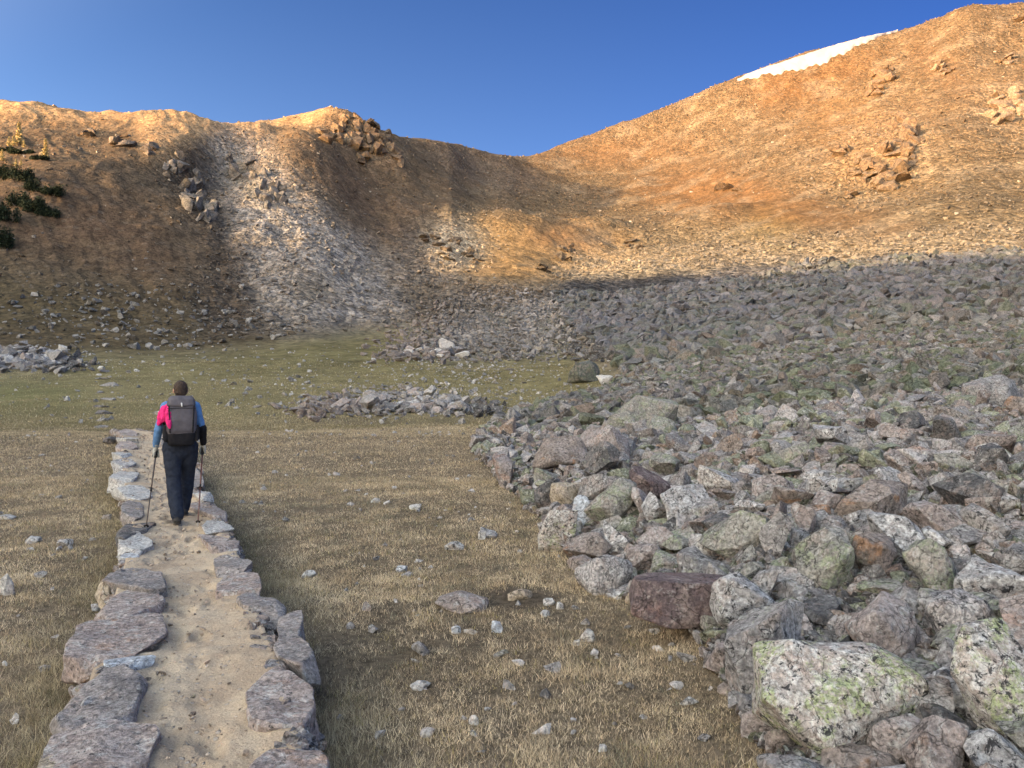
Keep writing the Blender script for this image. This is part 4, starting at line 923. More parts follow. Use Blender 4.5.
# ------------------------------------------------------------------ grass
def grass():
    rg = np.random.default_rng(60)
    def batch(n, y0, y1, per, spread, hlo, hhi, wmin, wk, t0=-.98, t1=.62, pw=1.):
        y = y0*(y1/y0)**(rg.random(n)**pw); x = rg.uniform(t0, t1, n)*y-0
        z = H(x, y); tmk = talus_mask(x, y, z); a, b, c = path_at(np.minimum(y, 24)); dp = np.abs(x-a)-b*1.06
        dens = .50+1.3*fbm(x/.28, y/.28, 71, 3)+.5*fbm(x/2.5, y/2.5, 72, 3)
        bare = sstep(.16, .02, np.hypot((x+.02)*1.0/2.2, (y-6.15)/1.3))*0
        k = (tmk < .25+.2*rg.random(n)) & (((dp > 0) & (y < 23)) | (y >= 23)) & (rg.random(n) < np.clip(dens+.15+.5*sstep(6, 16, y), .08, 1))
        bpx, bpy = bear(x, y, z); k &= ~(((bpx-519)/40)**2+((bpy-598)/12)**2 < .8+.5*rg.random(n))
        x, y, dp, tmk = x[k], y[k], dp[k], tmk[k]; m = len(x)
        tuft_h = rg.uniform(hlo, hhi, m)*.82*(1+.7*np.clip(fbm(x/.8, y/.8, 74, 2), -.5, 1)); lush = np.clip(sstep(.75, .0, dp)*(y < 20)+0, 0, 1); tuft_h = tuft_h*(1+.5*lush)
        # kind of each tuft: straw, tan, olive, grey brown
        q = 1.5*fbm(x/.22, y/.22, 75, 3)+.8*fbm(x/.9, y/.9, 78, 3)+.6*fbm(x/4, y/3, 76, 3)+rg.normal(0, .16, m)
        pal = np.array([(.74,.62,.44),(.57,.45,.30),(.41,.32,.215),(.29,.28,.195),(.16,.13,.095)])
        yel = np.array((.42,.36,.15))
        ki = np.clip(((.55-q-.15*sstep(9, 4, y))*3.0).astype(int), 0, 4); col = pal[ki]
        col = np.where((rg.random(m) < .05)[:, None], yel, col)
        col = col*(1-.50*lush[:, None])+np.array((.12,.125,.065))*.50*lush[:, None]
        far = sstep(10, 19, y)*(y < 24); col = col*(1-.55*far[:, None])+np.array((.50,.40,.265))*.55*far[:, None]
        yb = y+4*fbm(x/2.5, y/2.5, 79, 3)-9*sstep(-6, 2, x)*(.5+fbm(x/3, y/3, 80, 2)); beyond = sstep(21., 26, yb); kk = sstep(-.15, .25, fbm(x/7, y/9, 81, 4))[:, None]; mead = np.array((.17,.155,.07))*(1-kk)+np.array((.30,.25,.14))*kk; col = col*(1-.7*beyond[:, None])+mead*.7*beyond[:, None]
        X_ = np.repeat(x, per)+rg.normal(0, spread, m*per)*(1+np.repeat(y, per)/12); Y_ = np.repeat(y, per)+rg.normal(0, spread, m*per)*(1+np.repeat(y, per)/12)
        hh = np.repeat(tuft_h, per)*rg.uniform(.45, 1.15, m*per); cc = np.repeat(col*rg.uniform(.62, 1.42, (m, 1)), per, 0)*rg.uniform(.65, 1.35, (m*per, 1)); ww = np.maximum(wmin, np.repeat(y, per)*wk)*rg.uniform(.7, 1.3, m*per)
        stalk = rg.random(m*per) < .02; hh = np.where(stalk, hh*1.8, hh); cc = np.where(stalk[:, None], np.array((.58,.50,.36)), cc)
        aa, bb, c2 = path_at(np.minimum(Y_, 24)); ok = (np.abs(X_-aa) > bb*1.03) | (Y_ > 22.5); return X_[ok], Y_[ok], hh[ok], ww[ok], cc[ok]
    parts = [batch(64000, 1.3, 7.5, 11, .030, .022, .062, .0026, .00055),
             batch(52000, 6.5, 14, 9, .045, .022, .055, .004, .00062),
             batch(68000, 12, 27, 5, .05, .025, .055, .006, .00075, pw=.9),
             batch(34000, 25, 75, 4, .10, .03, .08, .02, .0009, -.72, .25)]
    X_, Y_, hh, ww, cc = [np.concatenate(q) for q in zip(*parts)]
    n = len(X_); Z_ = HG(X_, Y_)-.004; an = rg.uniform(0, 2*math.pi, n); ln = rg.normal(0, .8, n); ld = rg.uniform(0, 2*math.pi, n)
    bx, by = np.cos(an)*ww*.5, np.sin(an)*ww*.5; tx, ty = np.cos(ld)*ln*hh, np.sin(ld)*ln*hh
    V = np.empty((n, 3, 3)); V[:, 0] = np.stack([X_-bx, Y_-by, Z_], -1); V[:, 1] = np.stack([X_+bx, Y_+by, Z_], -1); V[:, 2] = np.stack([X_+tx, Y_+ty, Z_+hh], -1)
    F = np.arange(n*3).reshape(n, 3); me = mesh_np('dry_grass', V.reshape(-1, 3), F, M_GRASS, False)
    C_ = np.repeat(cc[:, None, :], 3, 1).reshape(-1, 3); fattr(me, 'blade_colour', C_, 'FLOAT_COLOR')
    tag(link('dry_grass', me), 'short dry tan and olive grass covering the valley floor', 'grass', kind='stuff')
grass()
# ------------------------------------------------------------------ hiker, seen from behind, walking away along the causeway
def tube_bm(bm, pts, rad, ns=14):
    """closed tube through pts with radii (r) or (rx, ry)"""
    pts = [Vector(p) for p in pts]; rings = []
    up0 = Vector((0, 1, 0))
    for i, p in enumerate(pts):
        t = (pts[min(i+1, len(pts)-1)]-pts[max(i-1, 0)]).normalized()
        a = up0.cross(t); a = a.normalized() if a.length > .1 else Vector((1, 0, 0)); b = t.cross(a).normalized()
        r = rad[i] if isinstance(rad[i], tuple) else (rad[i], rad[i])
        rings.append([bm.verts.new(p+a*math.cos(q)*r[0]+b*math.sin(q)*r[1]) for q in [2*math.pi*k/ns for k in range(ns)]])
    for r0, r1 in zip(rings, rings[1:]):
        for k in range(ns): bm.faces.new((r0[k], r0[(k+1) % ns], r1[(k+1) % ns], r1[k]))
    bm.faces.new(rings[0][::-1]); bm.faces.new(rings[-1])
def round_tube(bm, pts, rad, ns=14):
    """as tube_bm, with rounded ends"""
    def sc(r, f): return tuple(x*f for x in r) if isinstance(r, tuple) else r*f
    def mx(r): return max(r) if isinstance(r, tuple) else r
    p = [Vector(q) for q in pts]; d0 = (p[0]-p[1]).normalized(); d1 = (p[-1]-p[-2]).normalized()
    P = [p[0]+d0*mx(rad[0])*.95, p[0]+d0*mx(rad[0])*.6]+p+[p[-1]+d1*mx(rad[-1])*.6, p[-1]+d1*mx(rad[-1])*.95]
    Rr = [sc(rad[0], .3), sc(rad[0], .8)]+list(rad)+[sc(rad[-1], .8), sc(rad[-1], .3)]
    tube_bm(bm, P, Rr, ns)
def fuse(bm, name, mat, voxel=.008, smooth=4, parent=None, noise=0., nscale=12):
    me = bpy.data.meshes.new(name); bm.to_mesh(me); bm.free(); o = bpy.data.objects.new(name, me); COL.objects.link(o)
    m = o.modifiers.new('r', 'REMESH'); m.mode = 'VOXEL'; m.voxel_size = voxel
    if smooth: q = o.modifiers.new('s', 'SMOOTH'); q.factor = .5; q.iterations = smooth
    dg = bpy.context.evaluated_depsgraph_get(); me2 = bpy.data.meshes.new_from_object(o.evaluated_get(dg)); bpy.data.objects.remove(o)
    me2.name = name
    for p in me2.polygons: p.use_smooth = True
    if noise:
        ns_ = [v.normal.copy() for v in me2.vertices]
        for v, n_ in zip(me2.vertices, ns_): v.co += n_*(mnoise.noise(v.co*nscale)+.6*mnoise.noise(v.co*nscale*2.3))*noise
    me2.materials.clear(); me2.materials.append(mat); return link(name, me2, parent)
def ell(bm, c, r, seg=16, rot=None):
    m = Matrix.Translation(c) @ (rot.to_matrix().to_4x4() if rot else Matrix()) @ Matrix.Diagonal((*r, 1))
    bmesh.ops.create_uvsphere(bm, u_segments=seg, v_segments=seg//2+2, radius=1, matrix=m)
M_SKIN = simple('skin', (.48,.28,.20), .55, 30, .08)
M_HAIR = simple('dark brown hair', (.045,.028,.020), .6, 60, .4)
M_NAVY = simple('dark navy trouser cloth', (.019,.025,.042), .85, 25, .25, .2, .004)
M_BLUE_C = simple('blue shirt cloth', (.10,.21,.42), .85, 25, .2, .2, .004)
M_BLACK = simple('black cloth', (.014,.014,.018), .85, 30, .25, .2, .003)
M_GLOVE = simple('pale grey glove', (.42,.43,.41), .9, 60, .2, .2)
M_BOOT = simple('dark boot', (.03,.028,.028), .7, 40, .3, .3)
M_SOLE = simple('boot sole', (.08,.07,.06), .8)
M_PACK = simple('grey backpack cloth', (.105,.098,.115), .8, 18, .15, .2, .004)
M_PINK = simple('pink jacket cloth', (.72,.03,.20), .8, 14, .25, .2, .006)
M_POLE = simple('pole shaft', (.05,.035,.03), .4, 0, 0, .5)
M_POLE_R = simple('reddish pole shaft', (.12,.05,.04), .4, 0, 0, .5)
M_RUBBER = simple('black rubber', (.02,.02,.02), .7)
M_METAL = simple('steel tip', (.3,.3,.3), .3, 0, 0, .6)
M_WHITE = simple('white print', (.75,.75,.75), .7)
M_EYE = simple('eye', (.03,.02,.02), .2, 0, 0, .5)
HX, HY = -4.00, 9.27; HZ = float(path_at([HY])[2][0])-.03; HR = R(25)
BW = Matrix.Translation((HX, HY, HZ)) @ Matrix.Rotation(HR, 4, 'Z')
hip = {-1:(-.092,0,.90), 1:(.092,0,.90)}; knee = {-1:(-.080,-.045,.50), 1:(.082,.17,.52)}; ank = {-1:(-.045,-.25,.10), 1:(.045,.26,.12)}
sho = {-1:(-.160,0,1.372), 1:(.160,0,1.372)}; elb = {-1:(-.245,-.05,1.10), 1:(.238,-.06,1.11)}; wri = {-1:(-.272,.07,.90), 1:(.258,.06,.92)}
def lerp(a, b, t): return tuple(x+(y-x)*t for x, y in zip(a, b))
def torso(bm, g=0.):
    round_tube(bm, [(0,0,.92),(0,0,1.0),(0,.005,1.12),(0,.0,1.26),(0,-.005,1.36),(0,0,1.415)], [(.158+g,.115+g),(.150+g,.105+g),(.132+g,.095+g),(.155+g,.105+g),(.158+g,.09+g),(.09+g,.06+g)], 20)
    for s in (-1, 1): round_tube(bm, [(s*.06,0,1.395), lerp((s*.06,0,1.395), sho[s], .6), sho[s]], [.052+g, .055+g, .056+g])
def arm(bm, s, g=0., t0=0., t1=1.):
    P = [sho[s], lerp(sho[s], elb[s], .5), elb[s], lerp(elb[s], wri[s], .45), wri[s]]; Q = [.056, .048, .041, .038, .027]
    if t0 > 0: P, Q = P[2:], Q[2:]
    round_tube(bm, P, [q+g for q in Q])
def leg(bm, s, g=0., loose=0.):
    P = [hip[s], lerp(hip[s], knee[s], .35), lerp(hip[s], knee[s], .75), knee[s], lerp(knee[s], ank[s], .3), lerp(knee[s], ank[s], .7), ank[s]]
    Q = [.098, .090, .070, .060, .060, .046, .038]
    round_tube(bm, P, [q+g+loose*k/6 for k, q in enumerate(Q)], 18)
def foot(bm, s, g=0.):
    a = Vector(ank[s]); pitch = -.10 if s < 0 else .30
    hl, toe = a+Vector((0, -.045, -.05)), a+Vector((s*.015, .17, -.065))
    round_tube(bm, [hl, a+Vector((0, .03, -.045)), a+Vector((s*.008, .10, -.062)), toe], [(.036+g,.038+g),(.038+g,.042+g),(.044+g,.030+g),(.036+g,.022+g)], 14)
def hand(bm, s, g=0.):
    """curled round a near vertical grip; five fingers"""
    w = Vector(wri[s]); c = w+Vector((s*.004, .028, -.075))       # palm centre
    round_tube(bm, [w, w+Vector((s*.002, .012, -.03)), c+Vector((s*.010, 0, .015)), c+Vector((s*.012, .01, -.022))], [(.024+g,.026+g),(.022+g,.032+g),(.017+g,.040+g),(.015+g,.036+g)], 14)
    gx, gy = w.x-s*.004, w.y+.045                       # grip axis
    for k, (ln, dz) in enumerate(((.92, .020), (1.0, -.002), (.95, -.024), (.8, -.045))):
        z = c.z+dz-.005; r = .030; pts = []
        for q in range(5):
            an = math.pi*(.05+.27*q*ln); pts.append((gx+s*r*math.cos(an), gy+.012+r*math.sin(an), z-.004*q))
        round_tube(bm, [(c.x+s*.012, c.y+.02, z)]+pts, [.0095+g]+[.0095+g, .009+g, .0088+g, .008+g, .0072+g], 10)
    round_tube(bm, [c+Vector((0, .0, .028)), c+Vector((-s*.020, .022, .034)), c+Vector((-s*.030, .046, .022)), c+Vector((-s*.018, .066, .012))], [.013+g, .0115+g, .010+g, .0085+g], 10)
def head(bm):
    hc = Vector((0, .02, 1.575)); ell(bm, hc, (.074, .094, .098), 20); ell(bm, hc+Vector((0, .035, -.05)), (.055, .055, .062), 16)
    round_tube(bm, [(0, -.01, 1.40), (0, 0, 1.46), (0, .005, 1.53)], [(.062,.058), (.052,.052), (.052,.054)])
    round_tube(bm, [hc+Vector((0, .088, .01)), hc+Vector((0, .103, -.012)), hc+Vector((0, .108, -.026))], [.009, .012, .014], 10)   # nose
    ell(bm, hc+Vector((0, .088, -.052)), (.024, .012, .009), 10); ell(bm, hc+Vector((0, .075, -.085)), (.022, .020, .018), 10)          # mouth, chin
    for s in (-1, 1):
        ell(bm, hc+Vector((s*.078, .0, -.012)), (.010, .022, .032), 12); ell(bm, hc+Vector((s*.03, .080, .022)), (.022, .012, .007), 10)
hiker = bpy.data.objects.new('person', None)
bm = bmesh.new(); torso(bm); head(bm)
for s in (-1, 1): arm(bm, s); leg(bm, s); foot(bm, s); hand(bm, s)
body = fuse(bm, 'person', M_SKIN, .0055, 2); body.matrix_world = BW
tag(body, 'hiker seen from behind in dark trousers and blue sleeves, walking up the causeway', 'person')
bm = bmesh.new(); torso(bm, .009); arm(bm, -1, .008); round_tube(bm, [sho[1], lerp(sho[1], elb[1], .5), lerp(sho[1], elb[1], .95)], [.063, .055, .047]); round_tube(bm, [(0, -.008, 1.40), (0, -.004, 1.445)], [(.075,.070), (.064,.063)])
fuse(bm, 'shirt', M_BLUE_C, .008, 3, body, .005, 16)
bm = bmesh.new(); arm(bm, 1, .011, .5)
sl_ = fuse(bm, 'sleeve', M_BLACK, .008, 2, body, .005, 18); sl_['label'] = 'black lower sleeve on the right arm'
bm = bmesh.new(); round_tube(bm, [(-.105, -.06, 1.32), (-.135, -.07, 1.18), (-.13, -.065, 1.02)], [(.06,.07), (.065,.075), (.06,.07)])
j_ = fuse(bm, 'jacket_side', M_BLACK, .008, 2, body, .006, 16); j_['label'] = 'black side panel under the left arm'
bm = bmesh.new(); round_tube(bm, [(0, -.01, .90), (0, -.005, .97), (0, 0, 1.04)], [(.172,.135), (.166,.125), (.148,.113)], 22)
for s in (-1, 1): leg(bm, s, .014, .022); ell(bm, (s*.078, -.055, .90), (.095, .085, .10))
fuse(bm, 'trousers', M_NAVY, .009, 3, body, .009, 11)
for s in (-1, 1):
    bm = bmesh.new(); hand(bm, s, .0022); round_tube(bm, [lerp(elb[s], wri[s], .80), wri[s]], [.037, .034]); fuse(bm, 'glove', M_GLOVE, .0045, 1, body)
    bm = bmesh.new(); foot(bm, s, .012); round_tube(bm, [Vector(ank[s])+Vector((0, -.005, -.03)), Vector(ank[s])+Vector((0, -.01, .03))], [.048, .047]); b_ = fuse(bm, 'boot', M_BOOT, .007, 2, body)
    bm = bmesh.new(); a_ = Vector(ank[s]); round_tube(bm, [a_+Vector((0, -.045, -.088)), a_+Vector((s*.006, .06, -.090)), a_+Vector((s*.015, .17, -.092))], [(.045,.013), (.052,.013), (.042,.012)], 14); fuse(bm, 'sole', M_SOLE, .006, 1, b_)
    bm = bmesh.new(); ell(bm, (s*.031, .108, 1.589), (.012, .008, .007), 12); fuse(bm, 'eye', M_EYE, .003, 0, body)
bm = bmesh.new(); hc = Vector((0, .02, 1.575)); ell(bm, hc+Vector((0, -.014, .018)), (.080, .096, .098), 20); ell(bm, hc+Vector((0, -.05, -.025)), (.068, .060, .075), 16)
bmesh.ops.bisect_plane(bm, geom=bm.verts[:]+bm.edges[:]+bm.faces[:], plane_co=hc+Vector((0, .055, .035)), plane_no=Vector((0, 1, -.75)).normalized(), clear_outer=True)
ed = [e for e in bm.edges if e.is_boundary]; bmesh.ops.holes_fill(bm, edges=ed)
fuse(bm, 'hair', M_HAIR, .005, 1, body, .008, 42)
bm = bmesh.new(); bmesh.ops.create_cone(bm, segments=24, radius1=.07, radius2=.07, depth=.012, cap_ends=True, matrix=Matrix.Translation(hc+Vector((0, 0, 0)))); bm.free()

# backpack
def slab_bm(bm, prof, y0, y1, depthf, n=12, seg=20):
    """pack body: stacked superellipse sections; prof = (z, half width, half depth, y centre)"""
    rings = []
    for (z, hw, hd, yc) in prof:
        rings.append([bm.verts.new((math.copysign(abs(math.cos(q))**.55, math.cos(q))*hw, yc+math.copysign(abs(math.sin(q))**.6, math.sin(q))*hd, z)) for q in [2*math.pi*k/seg for k in range(seg)]])
    for r0, r1 in zip(rings, rings[1:]):
        for k in range(seg): bm.faces.new((r0[k], r0[(k+1) % seg], r1[(k+1) % seg], r1[k]))
    bm.faces.new(rings[0][::-1]); bm.faces.new(rings[-1])
pk = bpy.data.objects.new('backpack', None); COL.objects.link(pk); pk.matrix_world = BW; pk.empty_display_size = .2
tag(pk, 'grey backpack with a black bottom worn on the hiker back', 'backpack')
bm = bmesh.new(); slab_bm(bm, [(1.045,.150,.085,-.215),(1.10,.166,.105,-.225),(1.22,.172,.115,-.235),(1.34,.165,.110,-.23),(1.40,.150,.095,-.22)], 0, 0, 0); fuse(bm, 'main_bag', M_PACK, .008, 3, pk, .006, 9)
bm = bmesh.new(); slab_bm(bm, [(.915,.105,.060,-.20),(.93,.140,.085,-.205),(.98,.155,.095,-.21),(1.065,.160,.100,-.218)], 0, 0, 0); fuse(bm, 'bottom_compartment', M_BLACK, .008, 3, pk, .005, 10)
bm = bmesh.new(); slab_bm(bm, [(1.375,.150,.100,-.225),(1.40,.160,.112,-.228),(1.465,.150,.105,-.218),(1.505,.115,.075,-.205)], 0, 0, 0); lid = fuse(bm, 'lid', M_PACK, .008, 3, pk, .005, 10)
bm = bmesh.new(); round_tube(bm, [(-.150,-.325,1.36),(0,-.347,1.365),(.150,-.325,1.36)], [(.004,.006)]*3, 8); fuse(bm, 'zip', M_BLACK, .003, 0, lid)
for x_ in (-.135, .135):
    bm = bmesh.new(); round_tube(bm, [(x_, -.338, 1.39), (x_*.95, -.352, 1.24), (x_*.9, -.335, 1.08)], [(.009,.004)]*3, 8); fuse(bm, 'compression_strap', M_BLACK, .0035, 0, pk)
    s = 1 if x_ > 0 else -1
    bm = bmesh.new(); round_tube(bm, [(s*.09,-.13,1.40),(s*.105,-.04,1.452),(s*.105,.06,1.42),(s*.105,.115,1.30),(s*.12,.09,1.15),(s*.15,-.06,1.05)], [(.028,.009)]*6, 10); fuse(bm, 'shoulder_strap', M_BLACK, .006, 2, pk)
    bm = bmesh.new(); slab_bm(bm, [(.97,.020,.06,0),(1.0,.032,.075,0),(1.12,.032,.075,0),(1.16,.022,.065,0)], 0, 0, 0); bmesh.ops.translate(bm, verts=bm.verts, vec=(s*.168, -.205, 0)); fuse(bm, 'side_pocket', M_BLACK, .007, 2, pk)
bm = bmesh.new(); round_tube(bm, [(-.15,-.13,1.0),(-.182,-.02,.99),(-.14,.11,.98),(0,.145,.975),(.14,.11,.98),(.182,-.02,.99),(.15,-.13,1.0)], [(.03,.012)]*7, 10); fuse(bm, 'hip_belt', M_BLACK, .008, 2, pk)
bm = bmesh.new(); round_tube(bm, [(-.03,-.14,1.46),(-.02,-.13,1.50),(.02,-.13,1.50),(.03,-.14,1.46)], [.006]*4, 8); fuse(bm, 'haul_loop', M_BLACK, .004, 0, pk)
bm = bmesh.new(); round_tube(bm, [(0,-.338,1.42),(.004,-.345,1.385)], [.009, .006], 8); fuse(bm, 'buckle', M_WHITE, .003, 0, pk)
# pink jacket tucked over the left side of the pack
bm = bmesh.new()
for (a_, b_, r0, r1) in [((-.10,-.16,1.41),(-.20,-.14,1.30),.045,.05), ((-.20,-.14,1.30),(-.235,-.12,1.18),.05,.03), ((-.13,-.27,1.36),(-.14,-.325,1.24),.036,.036), ((-.14,-.325,1.24),(-.125,-.34,1.14),.036,.018), ((-.09,-.26,1.40),(-.14,-.30,1.30),.035,.045), ((-.18,-.20,1.35),(-.19,-.24,1.24),.045,.04)]:
    round_tube(bm, [a_, lerp(a_, b_, .5), b_], [r0, (r0+r1)/2, r1], 12)
pj = fuse(bm, 'jacket', M_PINK, .007, 2, None, .010, 22); pj.matrix_world = BW; tag(pj, 'crumpled bright pink jacket hung over the left side of the grey backpack', 'jacket')

# trekking poles
def pole(hand_local, tip_w, mat, label):
    top = BW @ Vector(hand_local); tip = Vector(tip_w); d_ = (tip-top); L = d_.length; d_.normalize()
    e = bpy.data.objects.new('trekking_pole', None); COL.objects.link(e); e.location = tip; e.rotation_euler = (-d_).to_track_quat('Z', 'Y').to_euler(); tag(e, label, 'trekking pole')
    def seg(name, z0, z1, r0, r1, m, par=e, ns=12):
        bm = bmesh.new(); tube_bm(bm, [(0,0,z0),(0,0,z1)], [r0, r1], ns); me = bpy.data.meshes.new(name); bm.to_mesh(me); bm.free(); me.materials.append(m)
        for p in me.polygons: p.use_smooth = len(p.vertices) == 4
        return link(name, me, par)
    seg('tip', -.01, .05, .003, .006, M_METAL); seg('basket', .055, .062, .028, .024, M_RUBBER, ns=16)
    seg('lower_shaft', .05, L*.5, .0065, .0075, mat); seg('upper_shaft', L*.5, L-.04, .0085, .0095, mat); seg('lock', L*.5-.02, L*.5+.02, .012, .012, M_RUBBER)
    bm = bmesh.new(); round_tube(bm, [(0,0,L-.08),(0,.002,L-.03),(0,-.001,L+.02),(0,.006,L+.065)], [.015,.0165,.015,.020], 14); me = bpy.data.meshes.new('grip'); bm.to_mesh(me); bm.free(); me.materials.append(M_RUBBER)
    for p in me.polygons: p.use_smooth = True
    g_ = link('grip', me, e)
    bm = bmesh.new(); round_tube(bm, [(0,0,L+.05),(.03,-.02,L+.02),(.035,-.03,L-.04),(.01,-.01,L-.05)], [(.010,.003)]*4, 8); me = bpy.data.meshes.new('strap'); bm.to_mesh(me); bm.free(); me.materials.append(M_BLACK); link('strap', me, g_)
    return e
pz1 = float(path_at([8.58])[2][0]); pz2 = float(path_at([8.83])[2][0])
pole((wri[-1][0]+.004, wri[-1][1]+.057, wri[-1][2]-.075), ((145.7-512)/FP*8.58, 8.58, pz1-.01), M_POLE, 'dark trekking pole slanting from the hiker left hand to a dark slab')
pole((wri[1][0]-.004, wri[1][1]+.057, wri[1][2]-.075), ((197.8-512)/FP*8.83, 8.83, pz2-.01), M_POLE_R, 'thin reddish trekking pole held upright in the hiker right hand')

# ------------------------------------------------------------------ trees on the left hillside
def needle_mat(name, c):
    m, nt = new_mat(name); s = NT(nt); ac = s.n('ShaderNodeAttribute', attribute_name='needle'); col = s.mix(1., ac.outputs['Color'], c, 'MULTIPLY'); s.finish(col, .8, spec=.1); return m
M_NEED_L = needle_mat('sun-painted spruce needles', (.46,.38,.19)); M_NEED_D = needle_mat('dark spruce needles', (.020,.029,.018)); M_BARK = simple('grey bark', (.16,.13,.11), .9, 9, .3)  # spruce needles paled in colour to carry the sunlight
def crown(name, shape, n, sz, seed, mat, parent):
    rg = np.random.default_rng(seed); P = shape(rg, n); m = len(P); d1 = rg.normal(size=(m, 3)); d1 /= np.linalg.norm(d1, axis=1, keepdims=True); d2 = np.cross(d1, rg.normal(size=(m, 3))); d2 /= np.linalg.norm(d2, axis=1, keepdims=True)
    s = sz*rg.uniform(.5, 1.4, (m, 1)); V = np.stack([P-d2*s*.35, P+d2*s*.35, P+d1*s], 1); me = mesh_np(name, V.reshape(-1, 3), np.arange(m*3).reshape(m, 3), mat); c = rg.uniform(.5, 1.5, (m, 1))*np.ones((1, 3)); fattr(me, 'needle', np.repeat(c, 3, 0), 'FLOAT_COLOR'); return link(name, me, parent)
def conifer(px, py, hpx, label, seed, wide=.24):
    Y = find_y(px, py); x = (px-512)/FP*Y; h = hpx*1.25/FP*Y; e = bpy.data.objects.new('spruce', None); COL.objects.link(e); e.location = (x, Y, HG1(x, Y)-.1); tag(e, label, 'tree', 'trees on the left hillside')
    bm = bmesh.new(); tube_bm(bm, [(0,0,-.2),(0.02,0,h*.5),(0,0.01,h*.97)], [h*.03, h*.018, h*.005], 8)
    rd = random.Random(seed)
    for k in range(12):
        z = h*(.15+.07*k); a = rd.uniform(0, 6.28); r = h*wide*(1-z/h*.85)*rd.uniform(.6, 1); tube_bm(bm, [(0,0,z),(math.cos(a)*r, math.sin(a)*r, z-r*.15)], [h*.008, h*.003], 5)
    me = bpy.data.meshes.new('trunk'); bm.to_mesh(me); bm.free(); me.materials.append(M_BARK); link('trunk', me, e)
    def shp(rg, n):
        z = rg.random(n)**1.1; lay = .55+.45*np.sin(z*34+rg.normal(0, .3, n)); a = rg.uniform(0, 6.28, n); r = wide*(1-z*.9)*lay*np.sqrt(rg.random(n))*(1+.35*np.sin(a*3+z*9)); return np.stack([np.cos(a)*r, np.sin(a)*r, .08+z*.92], -1)*h
    crown('crown', shp, 1500, h*.075, seed, M_NEED_L, e)
TREES = [(19,144.5,17,'tallest sunlit spruce, high on the left hillside'),(9,146,7,'short sunlit spruce left of the tallest one, farther from it'),(13.5,146,8,'short sunlit spruce touching the tallest one on its left'),(24,147.5,6,'small sunlit spruce just right of the tallest one'),(45.5,158,15,'lone slender sunlit spruce right of the dark mats'),(2,161,9,'sunlit spruce at the left border above the dark mats'),(16,166,6,'stubby sunlit spruce tip rising from the dark mat'),(21,165.5,5,'smallest sunlit spruce tip at the right side of the stubby one')]
for i, (px, py, h_, lb) in enumerate(TREES): conifer(px, py, h_, lb, 40+i, .22 if h_ > 12 else .32)
def mat_bush(px, py, wpx, hpx, label, seed):
    Y = find_y(px, py); x = (px-512)/FP*Y; w_, h = wpx/FP*Y, hpx/FP*Y; e = bpy.data.objects.new('spruce_shrub', None); COL.objects.link(e); e.location = (x, Y, HG1(x, Y)-.15); tag(e, label, 'shrub', 'dark shrubs on the left hillside')
    rd = random.Random(seed); bl = [(rd.uniform(-.42, .42)*w_, rd.uniform(-.3, .3)*w_*.6, rd.uniform(.25, .5)*h, rd.uniform(.14, .26)*w_, rd.uniform(.35, .6)*h) for _ in range(8)]
    bm = bmesh.new()
    for (bx, by, bz, br, bh) in bl: tube_bm(bm, [(bx*.3, by*.3, -.3), (bx*.8, by*.8, bz*.6), (bx, by, bz+bh*.6)], [.07, .05, .02], 6)
    me = bpy.data.meshes.new('stem'); bm.to_mesh(me); bm.free(); me.materials.append(M_BARK); link('stem', me, e)
    def shp(rg, n):
        k = rg.integers(0, len(bl), n); B = np.array(bl)[k]; d = rg.normal(size=(n, 3)); d /= np.linalg.norm(d, axis=1, keepdims=True); d *= (rg.random((n, 1))**.4)*(1+.3*np.sin(9*d[:, :1])*np.cos(7*d[:, 1:2])); P = np.stack([B[:, 0]+d[:, 0]*B[:, 3], B[:, 1]+d[:, 1]*B[:, 3], B[:, 2]+d[:, 2]*B[:, 4]], -1)
        sp = rg.random(n) < .12; P[sp, 2] += rg.random(sp.sum())*h*.5; return P
    crown('foliage', shp, 2200, .34, seed, M_NEED_D, e)
SH = [(6,151,16,4,'thin dark shrub streak under the sunlit spruces at the left border'),(22,154,20,4,'thin dark shrub streak sloping down right of the first one'),(40,159,16,3.5,'dark low shrub at the foot of the lone slender spruce'),
 (5,180,18,16,'dark rounded shrub mat at the left border, upper one'),(19,181,20,14,'very dark shrub mat with the sunlit tips above it'),(34,192,18,13,'dark shrub mat left of the tapering one'),(51,195,24,9,'dark shrub mat tapering to the right on the hillside'),
 (20,207,20,15,'shrub mat in the middle of the dark cluster'),(34,213,20,14,'shrub mat below the tapering one'),(52,217,24,10,'lowest shrub mat tapering right at the cluster edge'),(6,222,20,18,'dark shrub mat at the left border beside pale stones'),(3,248,20,20,'separate dark shrub at the left border, lowest of all')]
for i, (px, py, w_, h_, lb) in enumerate(SH): mat_bush(px, py, w_*1.15, h_, lb, 70+i)
# ------------------------------------------------------------------ camera, sun, sky
cam = bpy.data.cameras.new('camera'); co = bpy.data.objects.new('camera', cam); COL.objects.link(co)
cam.sensor_width = 36; cam.lens = 27.0; cam.clip_end = 5000; cam.clip_start = .05
co.location = (0, 0, ZC); co.rotation_euler = (R(90), 0, 0); SC.camera = co
SUN_AZ, SUN_EL = 25.0, 8.0      # light travels toward (cos az, sin az)
d = Vector((math.cos(R(SUN_AZ))*math.cos(R(SUN_EL)), math.sin(R(SUN_AZ))*math.cos(R(SUN_EL)), -math.sin(R(SUN_EL))))
sl = bpy.data.lights.new('sun', 'SUN'); sl.energy = 4.3; sl.angle = R(.5); sl.color = (1, .68, .33)
so = bpy.data.objects.new('sun', sl); COL.objects.link(so); so.rotation_euler = d.to_track_quat('-Z', 'Y').to_euler()
w = bpy.data.worlds.new('World'); SC.world = w; w.use_nodes = True
nt = w.node_tree; bg = nt.nodes['Background']
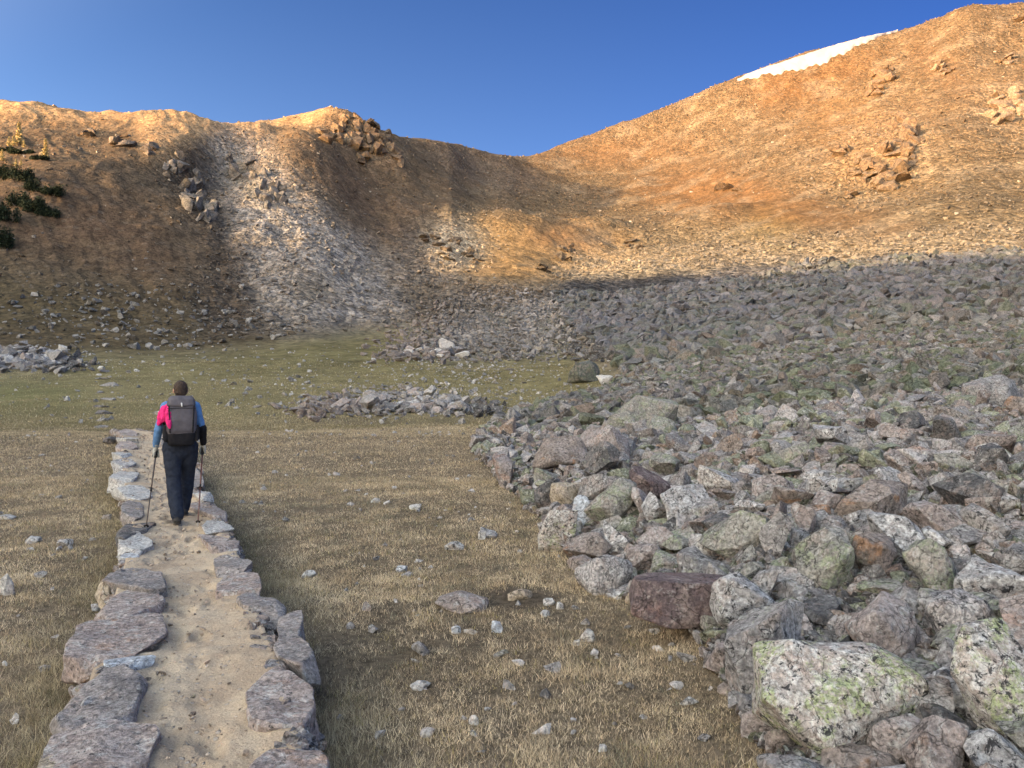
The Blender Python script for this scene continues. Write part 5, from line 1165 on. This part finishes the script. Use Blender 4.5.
sky = nt.nodes.new('ShaderNodeTexSky'); sky.sky_type = 'NISHITA'; sky.sun_disc = False
sky.sun_elevation = R(SUN_EL)
# direction to the sun is -d ; Nishita: rotation measured clockwise from +Y
sky.sun_rotation = math.atan2(-d.x, -d.y) % (2*math.pi)
sky.altitude = 3300; sky.air_density = 1.0; sky.dust_density = 1.5; sky.ozone_density = 1.5
# added sky glow, overhead and behind the camera: warm fill for the shaded valley
tc = nt.nodes.new('ShaderNodeTexCoord'); dp = nt.nodes.new('ShaderNodeVectorMath'); dp.operation = 'DOT_PRODUCT'
dp.inputs[1].default_value = (-.30, -.52, .80)
nt.links.new(tc.outputs['Generated'], dp.inputs[0])
mr = nt.nodes.new('ShaderNodeMapRange'); mr.interpolation_type = 'SMOOTHSTEP'
for k, v in ((1, -.02), (2, 1.0), (3, 0.), (4, 1.)): mr.inputs[k].default_value = v
nt.links.new(dp.outputs['Value'], mr.inputs[0])
cr = nt.nodes.new('ShaderNodeMix'); cr.data_type = 'RGBA'; cr.inputs[6].default_value = (.33, .44, .74, 1); cr.inputs[7].default_value = (7.9, 4.95, 3.2, 1)
nt.links.new(mr.outputs[0], cr.inputs[0])
ml = nt.nodes.new('ShaderNodeMix'); ml.data_type = 'RGBA'; ml.blend_type = 'MULTIPLY'; ml.inputs[0].default_value = 1
nt.links.new(sky.outputs[0], ml.inputs[6]); nt.links.new(cr.outputs[2], ml.inputs[7])
# brighter toward the sun's side and paler near the horizon
sx = nt.nodes.new('ShaderNodeSeparateXYZ'); nt.links.new(tc.outputs['Generated'], sx.inputs[0])
def rng_(src, a, b, ca, cb):
    m_ = nt.nodes.new('ShaderNodeMapRange'); m_.inputs[1].default_value = a; m_.inputs[2].default_value = b; nt.links.new(src, m_.inputs[0])
    c_ = nt.nodes.new('ShaderNodeMix'); c_.data_type = 'RGBA'; c_.inputs[6].default_value = (*ca, 1); c_.inputs[7].default_value = (*cb, 1); nt.links.new(m_.outputs[0], c_.inputs[0]); return c_.outputs[2]
def mul_(a, b):
    m_ = nt.nodes.new('ShaderNodeMix'); m_.data_type = 'RGBA'; m_.blend_type = 'MULTIPLY'; m_.inputs[0].default_value = 1; nt.links.new(a, m_.inputs[6]); nt.links.new(b, m_.inputs[7]); return m_.outputs[2]
o_ = mul_(ml.outputs[2], rng_(sx.outputs[0], -.55, .5, (1.65, 1.50, 1.20), (.46, .60, .74)))
o_ = mul_(o_, rng_(sx.outputs[2], .08, .45, (1.75, 1.40, 1.12), (.95, .96, .98)))
nt.links.new(o_, bg.inputs[0]); bg.inputs[1].default_value = .15
SC.view_settings.view_transform = 'Standard'; SC.view_settings.look = 'None'
SC.view_settings.exposure = 1.32; SC.view_settings.gamma = 1; SC.view_settings.use_curve_mapping = False
SC.cycles.max_bounces = 4; SC.cycles.diffuse_bounces = 3
SC.cycles.use_denoising = True
SC.cycles.use_adaptive_sampling = True; SC.cycles.adaptive_threshold = .03
